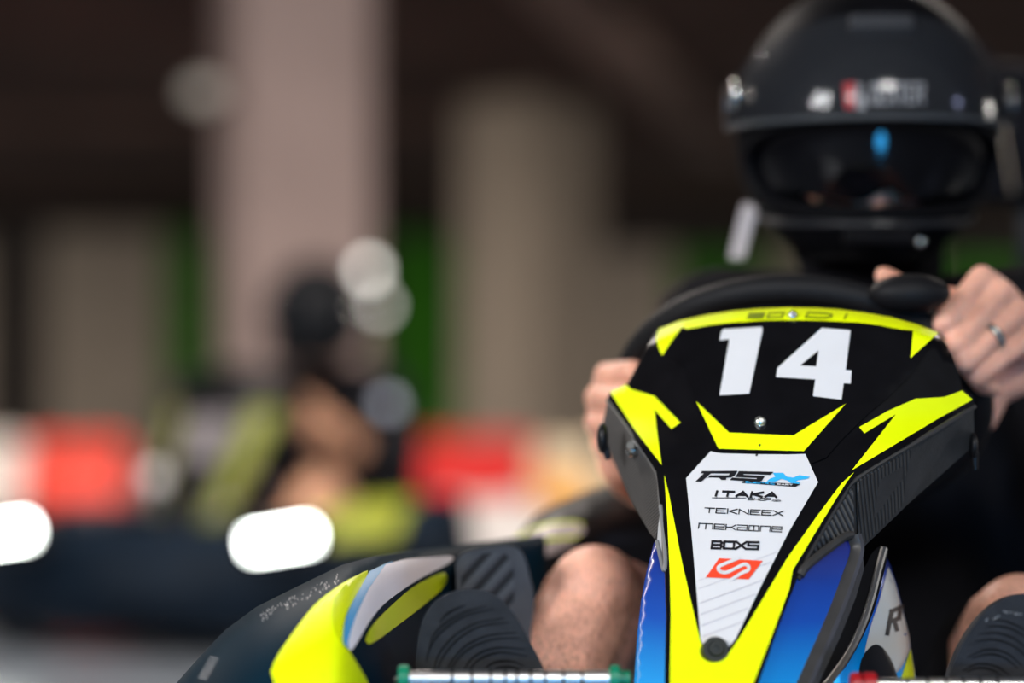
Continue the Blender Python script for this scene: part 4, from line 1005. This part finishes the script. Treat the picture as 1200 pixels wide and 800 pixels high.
def sw2(bm):
    n = Vector((0, .77, .64)); q = n.to_track_quat('Z', 'Y').to_matrix()
    tube(bm, [Vector((0, -.40, .58)) + q @ Vector((.16 * math.cos(t * math.tau / 40), .15 * math.sin(t * math.tau / 40), 0)) for t in range(40)], .013, 10, closed=True)
s2 = lb('steering_wheel', BLK2, K2, sw2)
lb('spoke', BLK2, s2, lambda bm: (cyl(bm, (-.155, -.40, .58), (.155, -.40, .58), .011)))
lb('steering_column', BLK2, s2, lambda bm: (cyl(bm, (0, -.40, .58), (0, -.72, .18), .012)))
def bar(bm): tube(bm, smooth_path([(-.62, .5, .2), (-.64, .72, .22), (-.5, .82, .25), (0, .84, .25), (.5, .82, .25), (.64, .72, .22), (.62, .5, .2)], 6), .03, 10)
lb('rear_bumper', NAVY2, K2, bar)

# second driver
D2 = local('person', (-.53, 6.65, 0), AZ, 'blurred second driver in black shirt and dark glossy helmet leaning over the wheel', 'person')
SK2 = mat('skin_tan', (.45, .24, .15), .55, spec=.3, var=.1, vscale=15, sss=.15)
H2 = Vector((0.02, -.06, .845))
def body2(bm):
    ellipsoid(bm, H2, (.078, .095, .10)); capsule(bm, H2 + Vector((0, -.03, -.06)), .05, H2 + Vector((0, -.045, -.08)), .035); capsule(bm, H2 + Vector((0, -.09, 0)), .01, H2 + Vector((0, -.105, -.025)), .014)
    capsule(bm, H2 + Vector((0, .02, -.06)), .055, (0, .03, .69), .06)
    chain(bm, [((0, .03, .66), .08), ((0, .08, .5), .12), ((0, .10, .24), .12)])
    for s in (-1, 1):
        capsule(bm, (0, .04, .66), .06, (s * .165, .05, .64), .05)
        chain(bm, [((s * .165, .05, .64), .052), ((s * .235, -.03, .40), .042), ((s * .22, -.24, .47), .038), ((s * .165, -.36, .56), .027)])
        for k_ in range(4): chain(bm, [((s * .155, -.37, .585 - .022 * k_), .013), ((s * .145, -.415, .592 - .022 * k_), .011), ((s * .125, -.41, .588 - .022 * k_), .009)])
        chain(bm, [((s * .165, -.36, .57), .014), ((s * .14, -.39, .61), .012), ((s * .12, -.41, .62), .010)])
        chain(bm, [((s * .10, .02, .20), .085), ((s * .17, -.40, .38), .06), ((s * .14, -.66, .18), .045), ((s * .13, -.74, .15), .035)])
remeshed('body', body2, SK2, D2, .008, 3)
def shirt2(bm):
    chain(bm, [((0, .03, .68), .085), ((0, .08, .5), .125), ((0, .10, .24), .125)])
    capsule(bm, (-.08, .06, .52), .11, (-.07, .10, .26), .12); capsule(bm, (.08, .06, .52), .11, (.07, .10, .26), .12)
    for s in (-1, 1):
        capsule(bm, (0, .04, .66), .07, (s * .175, .05, .64), .070); chain(bm, [((s * .175, .05, .64), .070), ((s * .235, -.03, .40), .054), ((s * .22, -.24, .47), .049)])
remeshed('shirt', shirt2, SHIRT, D2, .012, 3)
def shorts2(bm):
    for s in (-1, 1): chain(bm, [((s * .10, .02, .20), .10), ((s * .15, -.28, .33), .082)])
remeshed('shorts', shorts2, mat('black_shorts', (.008, .008, .010), .9), D2, .012, 3)
for s in (-1, 1):
    sh = lb('shoe', BLK2, D2, lambda bm: (capsule(bm, (s * .13, -.75, .12), .042, (s * .13, -.80, .25), .036)))
    lb('sole', RUB, sh, lambda bm: box(bm, (s * .13, -.815, .19), (.085, .018, .24), Matrix.Rotation(.35, 3, 'X'), bevel=.008))
def helm2(bm):
    ellipsoid(bm, H2 + Vector((0, 0, .012)), (.135, .155, .145), sub=4)
    capsule(bm, H2 + Vector((-.06, -.09, -.085)), .045, H2 + Vector((.06, -.09, -.085)), .045)
h2 = remeshed('helmet', helm2, mat('helmet_gloss_black', (.003, .0035, .005), .4, spec=.12), D2, .006, 4)
def vis2(bm):
    rows = []
    for j in range(9):
        ph = R_(-24 + 34 * j / 8); rows.append([bm.verts.new(H2 + Vector((.141 * math.sin(R_(t)) * math.cos(ph), -.163 * math.cos(R_(t)) * math.cos(ph), .012 + .15 * math.sin(ph)))) for t in range(-75, 76, 6)])
    for A, B in zip(rows, rows[1:]):
        for i in range(len(A) - 1): bm.faces.new((A[i], A[i + 1], B[i + 1], B[i]))
    bmesh.ops.solidify(bm, geom=list(bm.faces), thickness=.003)
lb('visor', mat('visor_mirror_dark', (.006, .008, .012), .3, spec=.25), h2, vis2)
for s in (-1, 1): lb('visor_pivot', STEEL, h2, lambda bm: ellipsoid(bm, H2 + Vector((s * .136, -.02, .02)), (.014, .028, .028)))

bm = bmesh.new(); ellipsoid(bm, Vector((.205, -.02, .60)), (.03, .012, .03)); from_bm('shoulder_glint', bm, mat('painted_glint_blue', (.55, .62, .75), .3), D2)  # pale blue disc paints a light reflection onto the shoulder
bm = bmesh.new(); ellipsoid(bm, Vector((-.09, -.765, .42)), (.028, .010, .028)); from_bm('panel_glint', bm, mat('painted_glint_pale', (.75, .72, .74), .4), ns_)  # pale disc standing in for a bright glint on the front panel

# ================================================================== LIGHT, CAMERA
w = bpy.data.worlds.new('hall_daylight'); SC.world = w; w.use_nodes = True
nt = w.node_tree; bg = nt.nodes['Background']
sky = nt.nodes.new('ShaderNodeTexSky'); sky.sky_type = 'PREETHAM'; sky.sun_direction = (-.6, -.5, .6); sky.turbidity = 6
mixn = nt.nodes.new('ShaderNodeMixRGB'); mixn.inputs['Fac'].default_value = .93; mixn.inputs['Color2'].default_value = (.57, .56, .56, 1)
nt.links.new(sky.outputs['Color'], mixn.inputs['Color1']); nt.links.new(mixn.outputs['Color'], bg.inputs['Color'])
bg.inputs['Strength'].default_value = .30
def area(name, loc, target, sx_, sy_, power, col=(1, 1, 1)):
    l = bpy.data.lights.new(name, 'AREA'); l.shape = 'RECTANGLE'; l.size = sx_; l.size_y = sy_; l.energy = power; l.color = col
    o = bpy.data.objects.new(name, l); COL.objects.link(o); o.location = loc
    o.rotation_euler = (Vector(target) - Vector(loc)).to_track_quat('-Z', 'Y').to_euler(); return o
area('doorway_daylight', (-3.6, -.9, 2.2), (.3, 2.1, .5), 1.2, .8, 170, (.97, .98, 1.0))
area('front_lamp_light', (.9, -1.6, 2.65), (.2, 2.0, .45), .9, .35, 75, (1, .98, .95))
for i, (x, y) in enumerate(((-4, 6.0), (-1.0, 4.6), (1.6, 5.5), (-5.5, 11.5), (2, 12), (-1.8, 13), (4, 19), (-4.5, 19), (0, 21), (-7, 22), (6, 23))):
    area('ceiling_lamp_light', (x, y, CH - .25), (x, y + .6, 0), 1.2, .25, 110, (1, .90, .82))
def lamp(name, loc, r, power, col):
    l = bpy.data.lights.new(name, 'POINT'); l.shadow_soft_size = r; l.energy = power; l.color = col
    o = bpy.data.objects.new(name, l); COL.objects.link(o); o.location = loc; return o
def mirror_spot(th, ph, off, ydist):
    """where a hall lamp hangs if its glint is seen at this point of the visor"""
    p = hs(th, ph, off); n = (hs(th + .01, ph, off) - p).cross(hs(th, ph + .01, off) - p).normalized()
    d = (p - Vector((0, 0, HC))).normalized()
    if n.dot(d) > 0: n = -n
    r = d - 2 * d.dot(n) * n; return p + r * ydist
for th_, ph_, off_, y_, r_, pw, c_ in ((-28, 2.5, .011, 6, .16, 90, (1, .95, .98)), (-13, 4, .011, 4.5, .24, 110, (1, .97, .97)), (30, 2.5, .011, 4.5, .16, 45, (.55, .62, 1)), (48, 2.0, .011, 5, .17, 90, (1, .97, .9)), (-1, -10.5, -.010, 3.4, .28, 110, (.04, .45, 1))):
    loc = mirror_spot(R_(th_), R_(ph_), off_, y_); print('LAMP', th_, tuple(round(v, 2) for v in loc))
    lamp('hall_lamp', loc, r_, pw, c_)
cam = bpy.data.cameras.new('camera'); co = bpy.data.objects.new('camera', cam); COL.objects.link(co)
cam.lens = 85; cam.sensor_width = 36; cam.shift_y = 85 / 1200; co.location = (0, 0, HC); co.rotation_euler = (math.pi / 2, 0, 0)
cam.dof.use_dof = True; cam.dof.focus_distance = 1.95; cam.dof.aperture_fstop = 1.4; cam.dof.aperture_blades = 0
SC.camera = co
SC.view_settings.view_transform = 'Standard'; SC.view_settings.look = 'None'; SC.view_settings.gamma = 1; SC.view_settings.use_curve_mapping = False
SC.view_settings.exposure = 0.0
